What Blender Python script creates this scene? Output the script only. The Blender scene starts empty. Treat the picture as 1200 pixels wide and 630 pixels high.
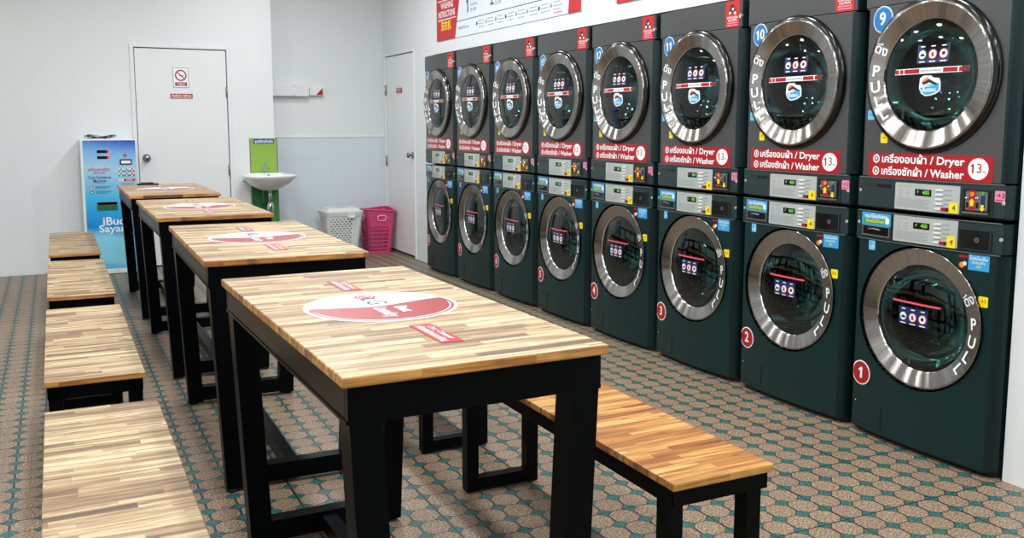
import bpy, bmesh, math, random
from math import sin, cos, pi, radians
from mathutils import Vector, Matrix
random.seed(7)
S = bpy.context.scene
COL = S.collection

# ------------------------------------------------------------------ materials
def lin(c):
    r = []
    for v in c[:3]:
        v = v / 255.0
        r.append(v / 12.92 if v <= 0.04045 else ((v + 0.055) / 1.055) ** 2.4)
    return (r[0], r[1], r[2], 1.0)

def mat(name, rgb, rough=0.5, metal=0.0, coat=0.0, emit=None, estr=0.0, spec=0.5, alpha=1.0):
    m = bpy.data.materials.new(name); m.use_nodes = True
    b = m.node_tree.nodes['Principled BSDF']
    b.inputs['Base Color'].default_value = lin(rgb)
    b.inputs['Roughness'].default_value = rough
    b.inputs['Metallic'].default_value = metal
    b.inputs['Coat Weight'].default_value = coat
    b.inputs['Specular IOR Level'].default_value = spec
    if emit:
        b.inputs['Emission Color'].default_value = lin(emit)
        b.inputs['Emission Strength'].default_value = estr
    return m

def N(nt, t, **kw):
    n = nt.nodes.new(t)
    for k, v in kw.items():
        setattr(n, k, v)
    return n

def mth(nt, op, a, b=None, c=None):
    n = nt.nodes.new('ShaderNodeMath'); n.operation = op
    for i, v in enumerate((a, b, c)):
        if v is None: continue
        if isinstance(v, (int, float)): n.inputs[i].default_value = v
        else: nt.links.new(v, n.inputs[i])
    return n.outputs[0]

def mixc(nt, fac, a, b):
    n = nt.nodes.new('ShaderNodeMix'); n.data_type = 'RGBA'
    if isinstance(fac, (int, float)): n.inputs[0].default_value = fac
    else: nt.links.new(fac, n.inputs[0])
    for i, v in ((6, a), (7, b)):
        if isinstance(v, tuple): n.inputs[i].default_value = v
        else: nt.links.new(v, n.inputs[i])
    return n.outputs[2]

def ramp(nt, fac, stops, interp='LINEAR'):
    n = nt.nodes.new('ShaderNodeValToRGB'); n.color_ramp.interpolation = interp
    e = n.color_ramp.elements
    while len(e) < len(stops): e.new(0.5)
    for i, (p, c) in enumerate(stops):
        e[i].position = p; e[i].color = lin(c)
    nt.links.new(fac, n.inputs[0]); return n.outputs[0]

def noise(nt, vec, scale, detail=2.0, rough=0.5):
    n = nt.nodes.new('ShaderNodeTexNoise'); n.inputs['Scale'].default_value = scale
    n.inputs['Detail'].default_value = detail; n.inputs['Roughness'].default_value = rough
    nt.links.new(vec, n.inputs['Vector']); return n.outputs['Fac']

def sepxyz(nt, v):
    n = nt.nodes.new('ShaderNodeSeparateXYZ'); nt.links.new(v, n.inputs[0]); return n.outputs
def comb(nt, x, y, z=0.0):
    n = nt.nodes.new('ShaderNodeCombineXYZ')
    for i, v in enumerate((x, y, z)):
        if isinstance(v, (int, float)): n.inputs[i].default_value = v
        else: nt.links.new(v, n.inputs[i])
    return n.outputs[0]
def bump(nt, h, strength, dist):
    n = nt.nodes.new('ShaderNodeBump'); n.inputs['Strength'].default_value = strength
    n.inputs['Distance'].default_value = dist; nt.links.new(h, n.inputs['Height']); return n.outputs[0]

def wall_material(name, rgb, rgb2):
    m = mat(name, rgb, 0.42); nt = m.node_tree; b = nt.nodes['Principled BSDF']
    g = N(nt, 'ShaderNodeNewGeometry')
    f = noise(nt, g.outputs['Position'], 0.8, 3)
    c = ramp(nt, f, [(0.35, rgb2), (0.7, rgb)])
    nt.links.new(c, b.inputs['Base Color'])
    f2 = noise(nt, g.outputs['Position'], 60, 3)
    nt.links.new(bump(nt, f2, 0.08, 0.004), b.inputs['Normal'])
    return m

M_wall = wall_material('painted wall white', (228, 231, 232), (221, 226, 228))
M_ceil = mat('ceiling white', (225, 225, 225), 0.8)
M_door = mat('door paint white', (226, 230, 231), 0.32)
M_gapd = mat('dark gap', (10, 14, 15), 0.8)
M_black = mat('black powder coated steel', (3, 6, 8), 0.33, spec=0.08)
M_rub = mat('black rubber', (12, 12, 13), 0.6)
M_blackg = mat('black gloss plastic', (5, 8, 9), 0.15)
M_washer = mat('dark green painted panel', (11, 43, 43), 0.36, metal=0.15, spec=0.35)  # same product colour as the dryers, with darker lighting painted in
M_washer2 = mat('dark green side panel', (6, 32, 33), 0.32, metal=0.15, spec=0.35)  # washer sides darkened in colour for the shading of the receding bevel
M_dryer = mat('graphite painted panel', (76, 78, 78), 0.38, metal=0.35)  # lit tone of the panel colour that the washers carry shaded
M_dryer2 = mat('graphite side panel', (20, 40, 41), 0.33, metal=0.3)  # dryer sides painted darker, shading of the edge put into the colour
M_ctl = mat('control strip dark paint', (38, 56, 57), 0.35, metal=0.25)
M_edge = mat('light panel edge', (120, 130, 130), 0.35, metal=0.4)
M_panel = mat('silver control plate', (176, 182, 178), 0.4, metal=0.1)
M_btn = mat('button white', (215, 220, 218), 0.35)
M_grey = mat('print grey', (120, 126, 126), 0.6)
M_lgrey = mat('print light grey', (150, 156, 156), 0.6)
M_dk = mat('print black', (18, 22, 26), 0.5)
M_red = mat('sticker red', (166, 8, 22), 0.35)
M_redorange = mat('sticker orange red', (188, 34, 28), 0.35)
M_white = mat('sticker white', (238, 242, 244), 0.4)
M_blue = mat('sticker blue', (34, 110, 175), 0.35)
M_navy = mat('sticker navy', (22, 40, 92), 0.35)
M_sky = mat('sticker sky blue', (56, 158, 214), 0.35)
M_lblue = mat('sticker light blue', (104, 190, 226), 0.35)
M_yel = mat('sticker yellow', (244, 214, 14), 0.4)
M_orange = mat('sticker orange', (240, 130, 30), 0.4)
M_pinks = mat('sticker pink', (222, 132, 168), 0.4)
M_green = mat('print green', (60, 150, 70), 0.4)
M_led = mat('green digits', (90, 170, 50), 0.4, emit=(140, 255, 60), estr=0.35)
M_redled = mat('red lamp digits', (255, 40, 40), 0.4, emit=(255, 40, 50), estr=1.5)
M_chrome = mat('polished chrome', (200, 203, 205), 0.12, metal=1.0)
M_steel = mat('satin steel', (150, 152, 150), 0.3, metal=1.0)
M_porc = mat('white porcelain', (236, 238, 238), 0.08, coat=0.5)
M_plw = mat('white plastic', (214, 220, 216), 0.4)
M_plp = mat('pink plastic', (204, 70, 116), 0.38)
M_ppale = mat('pale pink rim plastic', (232, 176, 196), 0.4)
M_olive = mat('board lime green', (140, 178, 74), 0.35)
M_lgrn = mat('board dark green', (20, 104, 56), 0.35)
M_faded = mat('decal faded red', (150, 38, 42), 0.32)
M_decw = mat('decal white', (218, 226, 234), 0.3)
M_decred = mat('decal red', (176, 26, 28), 0.3)
M_decgry = mat('decal grey letters', (44, 54, 64), 0.35)
M_thorange = mat('yellow lettering', (250, 226, 40), 0.4)
M_signbg = mat('sign pale blue', (222, 230, 240), 0.4)
M_signred = mat('sign crimson', (192, 28, 36), 0.4)
M_signdk = mat('sign slate print', (60, 78, 92), 0.5)
M_kiosk = mat('kiosk white steel', (226, 232, 234), 0.35)
M_kioskblue = mat('header strong blue', (30, 62, 160), 0.4)

def brushed_ring_material():
    m = mat('circular brushed steel', (170, 168, 165), 0.20, metal=1.0); nt = m.node_tree; b = nt.nodes['Principled BSDF']
    b.inputs['Anisotropic'].default_value = 1.0; b.inputs['Anisotropic Rotation'].default_value = 0.25
    t = N(nt, 'ShaderNodeTangent', direction_type='RADIAL', axis='Y')
    nt.links.new(t.outputs[0], b.inputs['Tangent'])
    tc = N(nt, 'ShaderNodeTexCoord')
    o = sepxyz(nt, tc.outputs['Object'])
    ang = mth(nt, 'ARCTAN2', o[2], o[0])
    f = noise(nt, comb(nt, mth(nt, 'MULTIPLY', ang, 3.0), 0.0), 6, 4, 0.6)
    nt.links.new(ramp(nt, f, [(0.3, (150, 144, 138)), (0.7, (190, 187, 183))]), b.inputs['Base Color'])  # streaks of tone round the ring imitate lamp reflections in the colour
    return m
M_ring = brushed_ring_material()

def drum_material():
    m = mat('perforated drum steel', (150, 160, 160), 0.14, metal=1.0); nt = m.node_tree; b = nt.nodes['Principled BSDF']
    tc = N(nt, 'ShaderNodeTexCoord'); o = sepxyz(nt, tc.outputs['Object'])
    ang = mth(nt, 'ARCTAN2', o[2], o[0])
    v = N(nt, 'ShaderNodeTexVoronoi'); v.inputs['Scale'].default_value = 1.0; v.inputs['Randomness'].default_value = 0.1
    nt.links.new(comb(nt, mth(nt, 'MULTIPLY', ang, 9.0), mth(nt, 'MULTIPLY', o[1], 42.0)), v.inputs['Vector'])
    hole = mth(nt, 'LESS_THAN', v.outputs['Distance'], 0.25)
    nt.links.new(mixc(nt, hole, lin((150, 162, 162)), lin((5, 8, 8))), b.inputs['Base Color'])
    nt.links.new(bump(nt, v.outputs['Distance'], 1.0, 0.03), b.inputs['Normal'])
    return m
M_drum = drum_material()

def tinted_glass(name, tint, trans, rough=0.03):
    m = bpy.data.materials.new(name); m.use_nodes = True; nt = m.node_tree
    for n in list(nt.nodes): nt.nodes.remove(n)
    out = N(nt, 'ShaderNodeOutputMaterial')
    tr = N(nt, 'ShaderNodeBsdfTransparent'); tr.inputs[0].default_value = lin(tint)
    gl = N(nt, 'ShaderNodeBsdfGlossy'); gl.inputs['Roughness'].default_value = rough; gl.inputs[0].default_value = (1, 1, 1, 1)
    fr = N(nt, 'ShaderNodeFresnel'); fr.inputs[0].default_value = 1.5
    mx = N(nt, 'ShaderNodeMixShader')
    nt.links.new(mth(nt, 'MULTIPLY', fr.outputs[0], trans), mx.inputs[0])
    nt.links.new(tr.outputs[0], mx.inputs[1]); nt.links.new(gl.outputs[0], mx.inputs[2]); nt.links.new(mx.outputs[0], out.inputs[0])
    return m
M_glass = tinted_glass('smoked teal door glass', (120, 160, 158), 0.9)
M_bowl = tinted_glass('clear glass bowl', (190, 215, 213), 2.6, 0.04)
M_shop = tinted_glass('shop front glass', (170, 190, 190), 1.0, 0.02)

def wood_material(name, warm):
    m = mat(name, (200, 170, 120), 0.45, coat=0.05, spec=0.5); nt = m.node_tree; b = nt.nodes['Principled BSDF']
    b.inputs['Coat Roughness'].default_value = 0.22
    tc = N(nt, 'ShaderNodeTexCoord'); oi = N(nt, 'ShaderNodeObjectInfo')
    o = sepxyz(nt, tc.outputs['Object'])
    seed = mth(nt, 'MULTIPLY', oi.outputs['Random'], 37.0)
    row = mth(nt, 'FLOOR', mth(nt, 'ADD', mth(nt, 'DIVIDE', o[1], 0.0285), 100.0))
    w1 = N(nt, 'ShaderNodeTexWhiteNoise'); w1.noise_dimensions = '2D'; nt.links.new(comb(nt, row, seed), w1.inputs['Vector'])
    xs = mth(nt, 'ADD', mth(nt, 'DIVIDE', o[0], 0.24), mth(nt, 'MULTIPLY', w1.outputs[0], 7.0))
    pc = mth(nt, 'FLOOR', mth(nt, 'ADD', xs, 50.0))
    w2 = N(nt, 'ShaderNodeTexWhiteNoise'); w2.noise_dimensions = '3D'; nt.links.new(comb(nt, row, pc, seed), w2.inputs['Vector'])
    if warm:
        st = [(0.0, (128, 72, 30)), (0.10, (166, 108, 48)), (0.25, (184, 130, 62)), (0.55, (200, 148, 78)), (1.0, (216, 170, 102))]
    else:
        st = [(0.0, (108, 86, 62)), (0.09, (140, 116, 84)), (0.28, (170, 147, 111)), (0.6, (190, 170, 134)), (1.0, (212, 195, 160))]  # same wood as the warm one, reflected white sheen painted in
    base = ramp(nt, w2.outputs[0], st)
    gv = comb(nt, mth(nt, 'ADD', mth(nt, 'MULTIPLY', o[0], 4.0), mth(nt, 'MULTIPLY', w2.outputs[0], 31.0)), mth(nt, 'MULTIPLY', o[1], 85.0), mth(nt, 'MULTIPLY', o[2], 85.0))
    g1 = noise(nt, gv, 1.0, 5, 0.6)
    dark = ramp(nt, g1, [(0.28, (110, 76, 46)), (0.44, (196, 170, 136)), (0.56, (255, 255, 255))])
    mul = N(nt, 'ShaderNodeMix', data_type='RGBA', blend_type='MULTIPLY'); mul.inputs[0].default_value = 0.72
    nt.links.new(base, mul.inputs[6]); nt.links.new(dark, mul.inputs[7])
    sv = comb(nt, mth(nt, 'MULTIPLY', o[0], 2.2), mth(nt, 'MULTIPLY', o[1], 42.0), seed)
    g3 = noise(nt, sv, 1.0, 4, 0.65)
    dk2 = ramp(nt, g3, [(0.30, (104, 70, 42)), (0.43, (206, 184, 152)), (0.52, (255, 255, 255))])
    mul2 = N(nt, 'ShaderNodeMix', data_type='RGBA', blend_type='MULTIPLY'); mul2.inputs[0].default_value = 0.72
    nt.links.new(mul.outputs[2], mul2.inputs[6]); nt.links.new(dk2, mul2.inputs[7]); mul = mul2
    # knots
    kv = comb(nt, mth(nt, 'MULTIPLY', o[0], 7.0), mth(nt, 'MULTIPLY', o[1], 26.0), seed)
    vk = N(nt, 'ShaderNodeTexVoronoi'); vk.inputs['Scale'].default_value = 1.0; nt.links.new(kv, vk.inputs['Vector'])
    kn = ramp(nt, vk.outputs['Distance'], [(0.05, (255, 255, 255)), (0.16, (0, 0, 0))])
    col = mixc(nt, mth(nt, 'MULTIPLY', kn, 0.75), mul.outputs[2], lin((92, 62, 36)))
    # joints between staves
    fy = mth(nt, 'ABSOLUTE', mth(nt, 'SUBTRACT', mth(nt, 'FRACT', mth(nt, 'ADD', mth(nt, 'DIVIDE', o[1], 0.0285), 100.0)), 0.5))
    ln = mth(nt, 'GREATER_THAN', fy, 0.475)
    fx = mth(nt, 'ABSOLUTE', mth(nt, 'SUBTRACT', mth(nt, 'FRACT', xs), 0.5))
    ln2 = mth(nt, 'GREATER_THAN', fx, 0.495)
    j = mth(nt, 'MULTIPLY', mth(nt, 'MAXIMUM', ln, ln2), 0.22)
    col = mixc(nt, j, col, lin((110, 76, 44)))
    nt.links.new(col, b.inputs['Base Color'])
    nt.links.new(mth(nt, 'ADD', 0.42, mth(nt, 'MULTIPLY', g1, 0.2)), b.inputs['Roughness'])
    return m
M_wood = wood_material('butcher block acacia pale', False)
M_woodw = wood_material('butcher block acacia honey', True)
M_woodedge = mat('oiled wood edge', (176, 118, 56), 0.4, coat=0.2)

def floor_material():
    m = mat('octagon and dot floor tile', (160, 140, 120), 0.35); nt = m.node_tree; b = nt.nodes['Principled BSDF']
    g = N(nt, 'ShaderNodeNewGeometry'); o = sepxyz(nt, g.outputs['Position'])
    P = 0.0964
    def cell(s, off):
        t = mth(nt, 'ADD', mth(nt, 'DIVIDE', mth(nt, 'SUBTRACT', s, off), P), 400.5)
        fl = mth(nt, 'FLOOR', t)
        return mth(nt, 'ABSOLUTE', mth(nt, 'SUBTRACT', mth(nt, 'SUBTRACT', t, fl), 0.5)), fl
    dx, ix = cell(o[0], 2.3185); dy, iy = cell(o[1], 2.2775)
    nz = mth(nt, 'MULTIPLY', mth(nt, 'SUBTRACT', noise(nt, g.outputs['Position'], 160, 2), 0.5), 0.03)
    s = mth(nt, 'ADD', mth(nt, 'ADD', dx, dy), nz)
    dia = mth(nt, 'LESS_THAN', s, 0.272)
    rim = mth(nt, 'LESS_THAN', s, 0.325)
    lx = mth(nt, 'LESS_THAN', dx, 0.042); ly = mth(nt, 'LESS_THAN', dy, 0.030)
    sp1 = noise(nt, g.outputs['Position'], 150, 3, 0.75)
    sp2 = noise(nt, g.outputs['Position'], 95, 3, 0.6)
    big = noise(nt, g.outputs['Position'], 1.6, 3)
    oct_ = ramp(nt, sp1, [(0.34, (56, 38, 28)), (0.44, (116, 90, 72)), (0.54, (162, 138, 112)), (0.64, (226, 208, 178))])
    oct2 = mixc(nt, mth(nt, 'MULTIPLY', sp2, 0.3), oct_, lin((128, 106, 86)))
    w = N(nt, 'ShaderNodeTexWhiteNoise'); w.noise_dimensions = '2D'
    nt.links.new(comb(nt, mth(nt, 'FLOOR', mth(nt, 'ADD', mth(nt, 'DIVIDE', o[0], P), 399.95)), mth(nt, 'FLOOR', mth(nt, 'ADD', mth(nt, 'DIVIDE', o[1], P), 400.37))), w.inputs['Vector'])
    tone = mixc(nt, mth(nt, 'MULTIPLY', w.outputs[0], 0.22), oct2, lin((112, 84, 70)))
    teal = ramp(nt, sp1, [(0.32, (4, 46, 48)), (0.5, (24, 90, 86)), (0.68, (84, 152, 140))])
    line = lin((10, 32, 34))
    c = mixc(nt, mth(nt, 'MULTIPLY', lx, 0.92), tone, line)
    c = mixc(nt, mth(nt, 'MULTIPLY', ly, 0.75), c, lin((30, 48, 46)))
    c = mixc(nt, mth(nt, 'MULTIPLY', rim, 0.9), c, line)
    c = mixc(nt, dia, c, teal)
    # tile seams every fourth dot
    def seam(i, d, k):
        r = mth(nt, 'MODULO', mth(nt, 'ADD', i, k), 4.0)
        return mth(nt, 'MULTIPLY', mth(nt, 'LESS_THAN', r, 0.5), mth(nt, 'LESS_THAN', d, 0.03))
    sm = mth(nt, 'MAXIMUM', seam(ix, dx, 1.0), seam(iy, dy, 2.0))
    c = mixc(nt, mth(nt, 'MULTIPLY', sm, 0.85), c, lin((12, 26, 28)))
    nt.links.new(mixc(nt, mth(nt, 'MULTIPLY', big, 0.25), c, lin((52, 60, 54))), b.inputs['Base Color'])
    nt.links.new(mth(nt, 'ADD', 0.3, mth(nt, 'MULTIPLY', sp2, 0.3)), b.inputs['Roughness'])
    h = mth(nt, 'SUBTRACT', 1.0, mth(nt, 'MAXIMUM', lx, ly))
    nt.links.new(bump(nt, h, 0.25, 0.002), b.inputs['Normal'])
    return m
M_floor = floor_material()

def dado_material():
    m = mat('glazed wall tile', (214, 222, 228), 0.2); nt = m.node_tree; b = nt.nodes['Principled BSDF']
    g = N(nt, 'ShaderNodeNewGeometry'); o = sepxyz(nt, g.outputs['Position'])
    a = mth(nt, 'LESS_THAN', mth(nt, 'FRACT', mth(nt, 'DIVIDE', mth(nt, 'ADD', o[0], 10.06), 0.38)), 0.012)
    c = mth(nt, 'LESS_THAN', mth(nt, 'FRACT', mth(nt, 'DIVIDE', mth(nt, 'ADD', o[2], 9.6), 0.31)), 0.015)
    nt.links.new(mixc(nt, mth(nt, 'MULTIPLY', mth(nt, 'MAXIMUM', a, c), 0.22), lin((212, 221, 228)), lin((170, 182, 190))), b.inputs['Base Color'])
    return m
M_dado = dado_material()

def kiosk_face_material():
    m = mat('kiosk printed blue front', (60, 160, 220), 0.3); nt = m.node_tree; b = nt.nodes['Principled BSDF']
    tc = N(nt, 'ShaderNodeTexCoord'); o = sepxyz(nt, tc.outputs['Object'])
    n = noise(nt, tc.outputs['Object'], 5, 3)
    z = mth(nt, 'ADD', o[2], mth(nt, 'MULTIPLY', mth(nt, 'SUBTRACT', n, 0.5), 0.06))
    z = mth(nt, 'ADD', z, mth(nt, 'MULTIPLY', mth(nt, 'SINE', mth(nt, 'MULTIPLY', o[0], 9.0)), 0.02))
    c = ramp(nt, mth(nt, 'DIVIDE', z, 1.14), [(0.0, (20, 150, 214)), (0.10, (140, 214, 238)), (0.27, (140, 214, 240)), (0.34, (14, 142, 216)), (0.55, (62, 180, 230)),
                         (0.78, (170, 208, 230)), (0.90, (120, 180, 230)), (1.0, (36, 84, 196))])
    nt.links.new(c, b.inputs['Base Color']); return m
M_kface = kiosk_face_material()

# ------------------------------------------------------------------ mesh builder
FLAT = lambda x, y, z: (x, y, z)
_textcache = {}
def text_geo(body, size, bold, align):
    k = (body, size, bold, align)
    if k in _textcache: return _textcache[k]
    cu = bpy.data.curves.new('lettering', 'FONT'); cu.body = body; cu.size = size
    cu.align_x = align; cu.align_y = 'CENTER'; cu.offset = bold * size; cu.resolution_u = 3
    ob = bpy.data.objects.new('lettering', cu); COL.objects.link(ob)
    dg = bpy.context.evaluated_depsgraph_get(); dg.update()
    me = bpy.data.meshes.new_from_object(ob.evaluated_get(dg))
    vs = [tuple(v.co) for v in me.vertices]; fs = [tuple(p.vertices) for p in me.polygons]
    bpy.data.objects.remove(ob); bpy.data.curves.remove(cu); bpy.data.meshes.remove(me)
    _textcache[k] = (vs, fs); return vs, fs

class MB:
    def __init__(s, fn=FLAT, cut=None):
        s.cut = cut; s.v = []; s.f = []; s.m = []; s.sm = []; s.mats = []; s.fn = fn
    def mi(s, m):
        if m not in s.mats: s.mats.append(m)
        return s.mats.index(m)
    def add(s, vs, fs, m, smooth=False):
        n = len(s.v); s.v += ([tuple(p) for p in vs] if s.cut else [s.fn(*p) for p in vs]); i = s.mi(m)
        for f in fs:
            s.f.append(tuple(n + a for a in f)); s.m.append(i); s.sm.append(smooth)
        return s
    def box(s, a, b, m, nx=1):
        x0, y0, z0 = a; x1, y1, z1 = b
        if nx == 1:
            vs = [(x, y, z) for x in (x0, x1) for y in (y0, y1) for z in (z0, z1)]
            fs = [(0, 1, 3, 2), (4, 6, 7, 5), (0, 4, 5, 1), (2, 3, 7, 6), (0, 2, 6, 4), (1, 5, 7, 3)]
        else:
            vs = []; fs = []
            for i in range(nx + 1):
                x = x0 + (x1 - x0) * i / nx
                vs += [(x, y0, z0), (x, y1, z0), (x, y1, z1), (x, y0, z1)]
            for i in range(nx):
                for k in range(4):
                    fs.append((4 * i + k, 4 * i + (k + 1) % 4, 4 * i + 4 + (k + 1) % 4, 4 * i + 4 + k))
            fs += [(0, 3, 2, 1), (4 * nx, 4 * nx + 1, 4 * nx + 2, 4 * nx + 3)]
        return s.add(vs, fs, m)
    def bbox(s, a, b, m, r=0.004):
        # box with bevelled vertical and horizontal edges
        bm = bmesh.new(); bmesh.ops.create_cube(bm, size=1)
        for v in bm.verts:
            v.co = Vector((a[i] + (b[i] - a[i]) * (v.co[i] + 0.5) for i in range(3)))
        bmesh.ops.bevel(bm, geom=list(bm.edges), offset=r, segments=2, profile=0.5, affect='EDGES')
        bm.verts.index_update()
        s.add([tuple(v.co) for v in bm.verts], [tuple(v.index for v in f.verts) for f in bm.faces], m); bm.free(); return s
    def bar(s, p, q, w, h, m):
        # beam between two points; w across x (or y when running along x), h the other way
        p = Vector(p); q = Vector(q); d = (q - p).normalized()
        a = Vector((1, 0, 0)) if abs(d.x) < 0.5 else Vector((0, 1, 0))
        a = (a - d * a.dot(d)).normalized(); c = d.cross(a)
        vs = []
        for e in (p, q):
            for (i, j) in ((-1, -1), (1, -1), (1, 1), (-1, 1)):
                vs.append(tuple(e + a * (i * w / 2) + c * (j * h / 2)))
        return s.add(vs, [(0, 3, 2, 1), (4, 5, 6, 7)] + [(k, (k + 1) % 4, 4 + (k + 1) % 4, 4 + k) for k in range(4)], m)
    def prism(s, pts, z0, z1, m):
        n = len(pts)
        vs = [(x, y, z0) for x, y in pts] + [(x, y, z1) for x, y in pts]
        return s.add(vs, [tuple(range(n))[::-1], tuple(range(n, 2 * n))] + [(k, (k + 1) % n, n + (k + 1) % n, n + k) for k in range(n)], m)
    def rrect(s, x0, y0, x1, y1, z0, z1, m, r=0.006, seg=4):
        pts = []
        for cx, cy, a0 in ((x1 - r, y1 - r, 0), (x0 + r, y1 - r, 90), (x0 + r, y0 + r, 180), (x1 - r, y0 + r, 270)):
            for k in range(seg + 1):
                a = radians(a0 + 90 * k / seg); pts.append((cx + r * cos(a), cy + r * sin(a)))
        return s.prism(pts, z0, z1, m)
    def disc(s, cx, cy, r, z0, z1, m, n=32, ry=None, a0=0, a1=360):
        ry = ry or r
        full = abs(a1 - a0) >= 360
        k = n if full else n + 1
        return s.prism([(cx + r * cos(radians(a0 + (a1 - a0) * i / n)), cy + ry * sin(radians(a0 + (a1 - a0) * i / n))) for i in range(k)], z0, z1, m)
    def ring(s, cx, cy, r0, r1, z0, z1, m, n=48, a0=0, a1=360):
        full = abs(a1 - a0) >= 360; k = n if full else n + 1
        vs = []
        for i in range(k):
            a = radians(a0 + (a1 - a0) * i / n); c, t = cos(a), sin(a)
            vs += [(cx + r0 * c, cy + r0 * t, z0), (cx + r1 * c, cy + r1 * t, z0), (cx + r1 * c, cy + r1 * t, z1), (cx + r0 * c, cy + r0 * t, z1)]
        fs = []
        for i in range(n):
            j = (i + 1) % k
            for q in range(4): fs.append((4 * i + q, 4 * i + (q + 1) % 4, 4 * j + (q + 1) % 4, 4 * j + q))
        return s.add(vs, fs, m)
    def text(s, body, x, y, z, size, m, rot=0, bold=0.0, align='CENTER', sx=1.0, dz=0.0006, width=None):
        vs, fs = text_geo(body, size, bold, align)
        if not vs: return s
        if width:
            w = max(v[0] for v in vs) - min(v[0] for v in vs); sx = width / max(w, 1e-6)
        c, t = cos(rot), sin(rot)
        out = [(x + c * vx * sx - t * vy, y + t * vx * sx + c * vy, z) for vx, vy, vz in vs]
        return s.add(out, fs, m)
    def lathe(s, prof, m, n=32, axis='z', c=(0, 0, 0), smooth=True, sx=1.0, sy=1.0, cap=False):
        # prof: (radius, height) pairs
        vs = []; fs = []
        for r, h in prof:
            for i in range(n):
                a = 2 * pi * i / n; x, y = r * cos(a) * sx, r * sin(a) * sy
                p = (x, y, h) if axis == 'z' else (x, h, y)
                vs.append((c[0] + p[0], c[1] + p[1], c[2] + p[2]))
        for k in range(len(prof) - 1):
            for i in range(n):
                j = (i + 1) % n; fs.append((k * n + i, k * n + j, (k + 1) * n + j, (k + 1) * n + i))
        if cap: fs.append(tuple(range(n))); fs.append(tuple(range((len(prof) - 1) * n, len(prof) * n)))
        return s.add(vs, fs, m, smooth)
    def tube(s, pts, r, m, n=10, closed=False):
        P = [Vector(p) for p in pts]; L = len(P); vs = []; fs = []
        up = Vector((0, 0, 1)); prev = None
        for i in range(L):
            if closed: d = (P[(i + 1) % L] - P[i - 1]).normalized()
            else: d = (P[min(i + 1, L - 1)] - P[max(i - 1, 0)]).normalized()
            if prev is None:
                a = d.cross(up) if abs(d.dot(up)) < 0.95 else d.cross(Vector((1, 0, 0)))
            else: a = prev - d * prev.dot(d)
            a.normalize(); b = d.cross(a); prev = a
            for k in range(n):
                t = 2 * pi * k / n; vs.append(tuple(P[i] + (a * cos(t) + b * sin(t)) * r))
        for i in range(L if closed else L - 1):
            j = (i + 1) % L
            for k in range(n):
                l = (k + 1) % n; fs.append((i * n + k, i * n + l, j * n + l, j * n + k))
        if not closed: fs += [tuple(range(n))[::-1], tuple(range((L - 1) * n, L * n))]
        return s.add(vs, fs, m, True)
    def build(s, name, parent=None, loc=None, label=None, recalc=True):
        me = bpy.data.meshes.new(name); me.from_pydata(s.v, [], s.f)
        for m in s.mats: me.materials.append(m)
        me.polygons.foreach_set('material_index', s.m)
        me.polygons.foreach_set('use_smooth', s.sm)
        bm = bmesh.new(); bm.from_mesh(me)
        if s.cut:
            for u in s.cut:
                xs = [v.co.x for v in bm.verts]
                if min(xs) < u - 1e-4 and max(xs) > u + 1e-4:
                    bmesh.ops.bisect_plane(bm, geom=bm.verts[:] + bm.edges[:] + bm.faces[:], plane_co=(u, 0, 0), plane_no=(1, 0, 0), dist=1e-5)
            for v in bm.verts: v.co = Vector(s.fn(*v.co))
        if recalc: bmesh.ops.recalc_face_normals(bm, faces=bm.faces)
        bm.to_mesh(me); bm.free()
        me.update()
        o = bpy.data.objects.new(name, me); COL.objects.link(o)
        if parent: o.parent = parent
        if loc: o.location = loc
        if label: o['label'] = label
        return o

def thing(name, label, cat, loc=(0, 0, 0), rz=0.0, group=None):
    o = bpy.data.objects.new(name, None); COL.objects.link(o); o.empty_display_size = 0.1
    o.location = loc; o.rotation_euler = (0, 0, rz); tag(o, label, cat, group); return o
def tag(o, label, cat, group=None):
    o['label'] = label; o['category'] = cat
    if group: o['group'] = group
    return o
def struct(o, label=None):
    o['kind'] = 'structure'
    if label: o['label'] = label
    return o
def dup(root, loc, rz=None, label=None):
    r = root.copy(); COL.objects.link(r); r.location = loc
    if rz is not None: r.rotation_euler = (0, 0, rz)
    if label: r['label'] = label
    for ch in list(root.children):
        c = ch.copy(); COL.objects.link(c); c.parent = r
        for g in list(ch.children):
            d = g.copy(); COL.objects.link(d); d.parent = c
    return r

# ------------------------------------------------------------------ room shell
XW = 3.02      # plane of the machine-side wall
YB = 8.75      # back wall
YR = 9.10      # recessed back wall
XC = 1.84      # corner of the recess
XL, YF, ZC = -2.6, -2.6, 2.95
Y_A0, Y_A1 = 2.085, 7.70      # machine alcove
fl = struct(MB().box((XL, YF, -0.1), (4.2, YR, 0), M_floor).build('floor'))
ce = struct(MB().box((XL, YF, ZC), (4.2, YR + 0.2, ZC + 0.1), M_ceil).build('ceiling'))
# back wall with door opening
DX0, DX1, DZ = 0.665, 1.429, 1.918
w = MB()
w.box((XL, YB, 0), (DX0 - 0.014, YB + 0.15, ZC), M_wall)
w.box((DX0 - 0.014, YB, DZ + 0.014), (DX1 + 0.014, YB + 0.15, ZC), M_wall)
w.box((DX1 + 0.014, YB, 0), (XC, YR + 0.15, ZC), M_wall)
struct(w.build('wall_back'), 'white painted back wall around the plain white door')
w = MB(); w.box((XC, YR, 1.14), (XW + 0.2, YR + 0.15, ZC), M_wall); w.box((XC, YR - 0.012, 0), (XW, YR + 0.15, 1.135), M_dado)
w.bbox((XC, YR - 0.018, 1.133), (XW, YR + 0.01, 1.147), M_wall, 0.002)
struct(w.build('wall_recess'), 'recessed white back wall with glazed tile dado')
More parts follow.
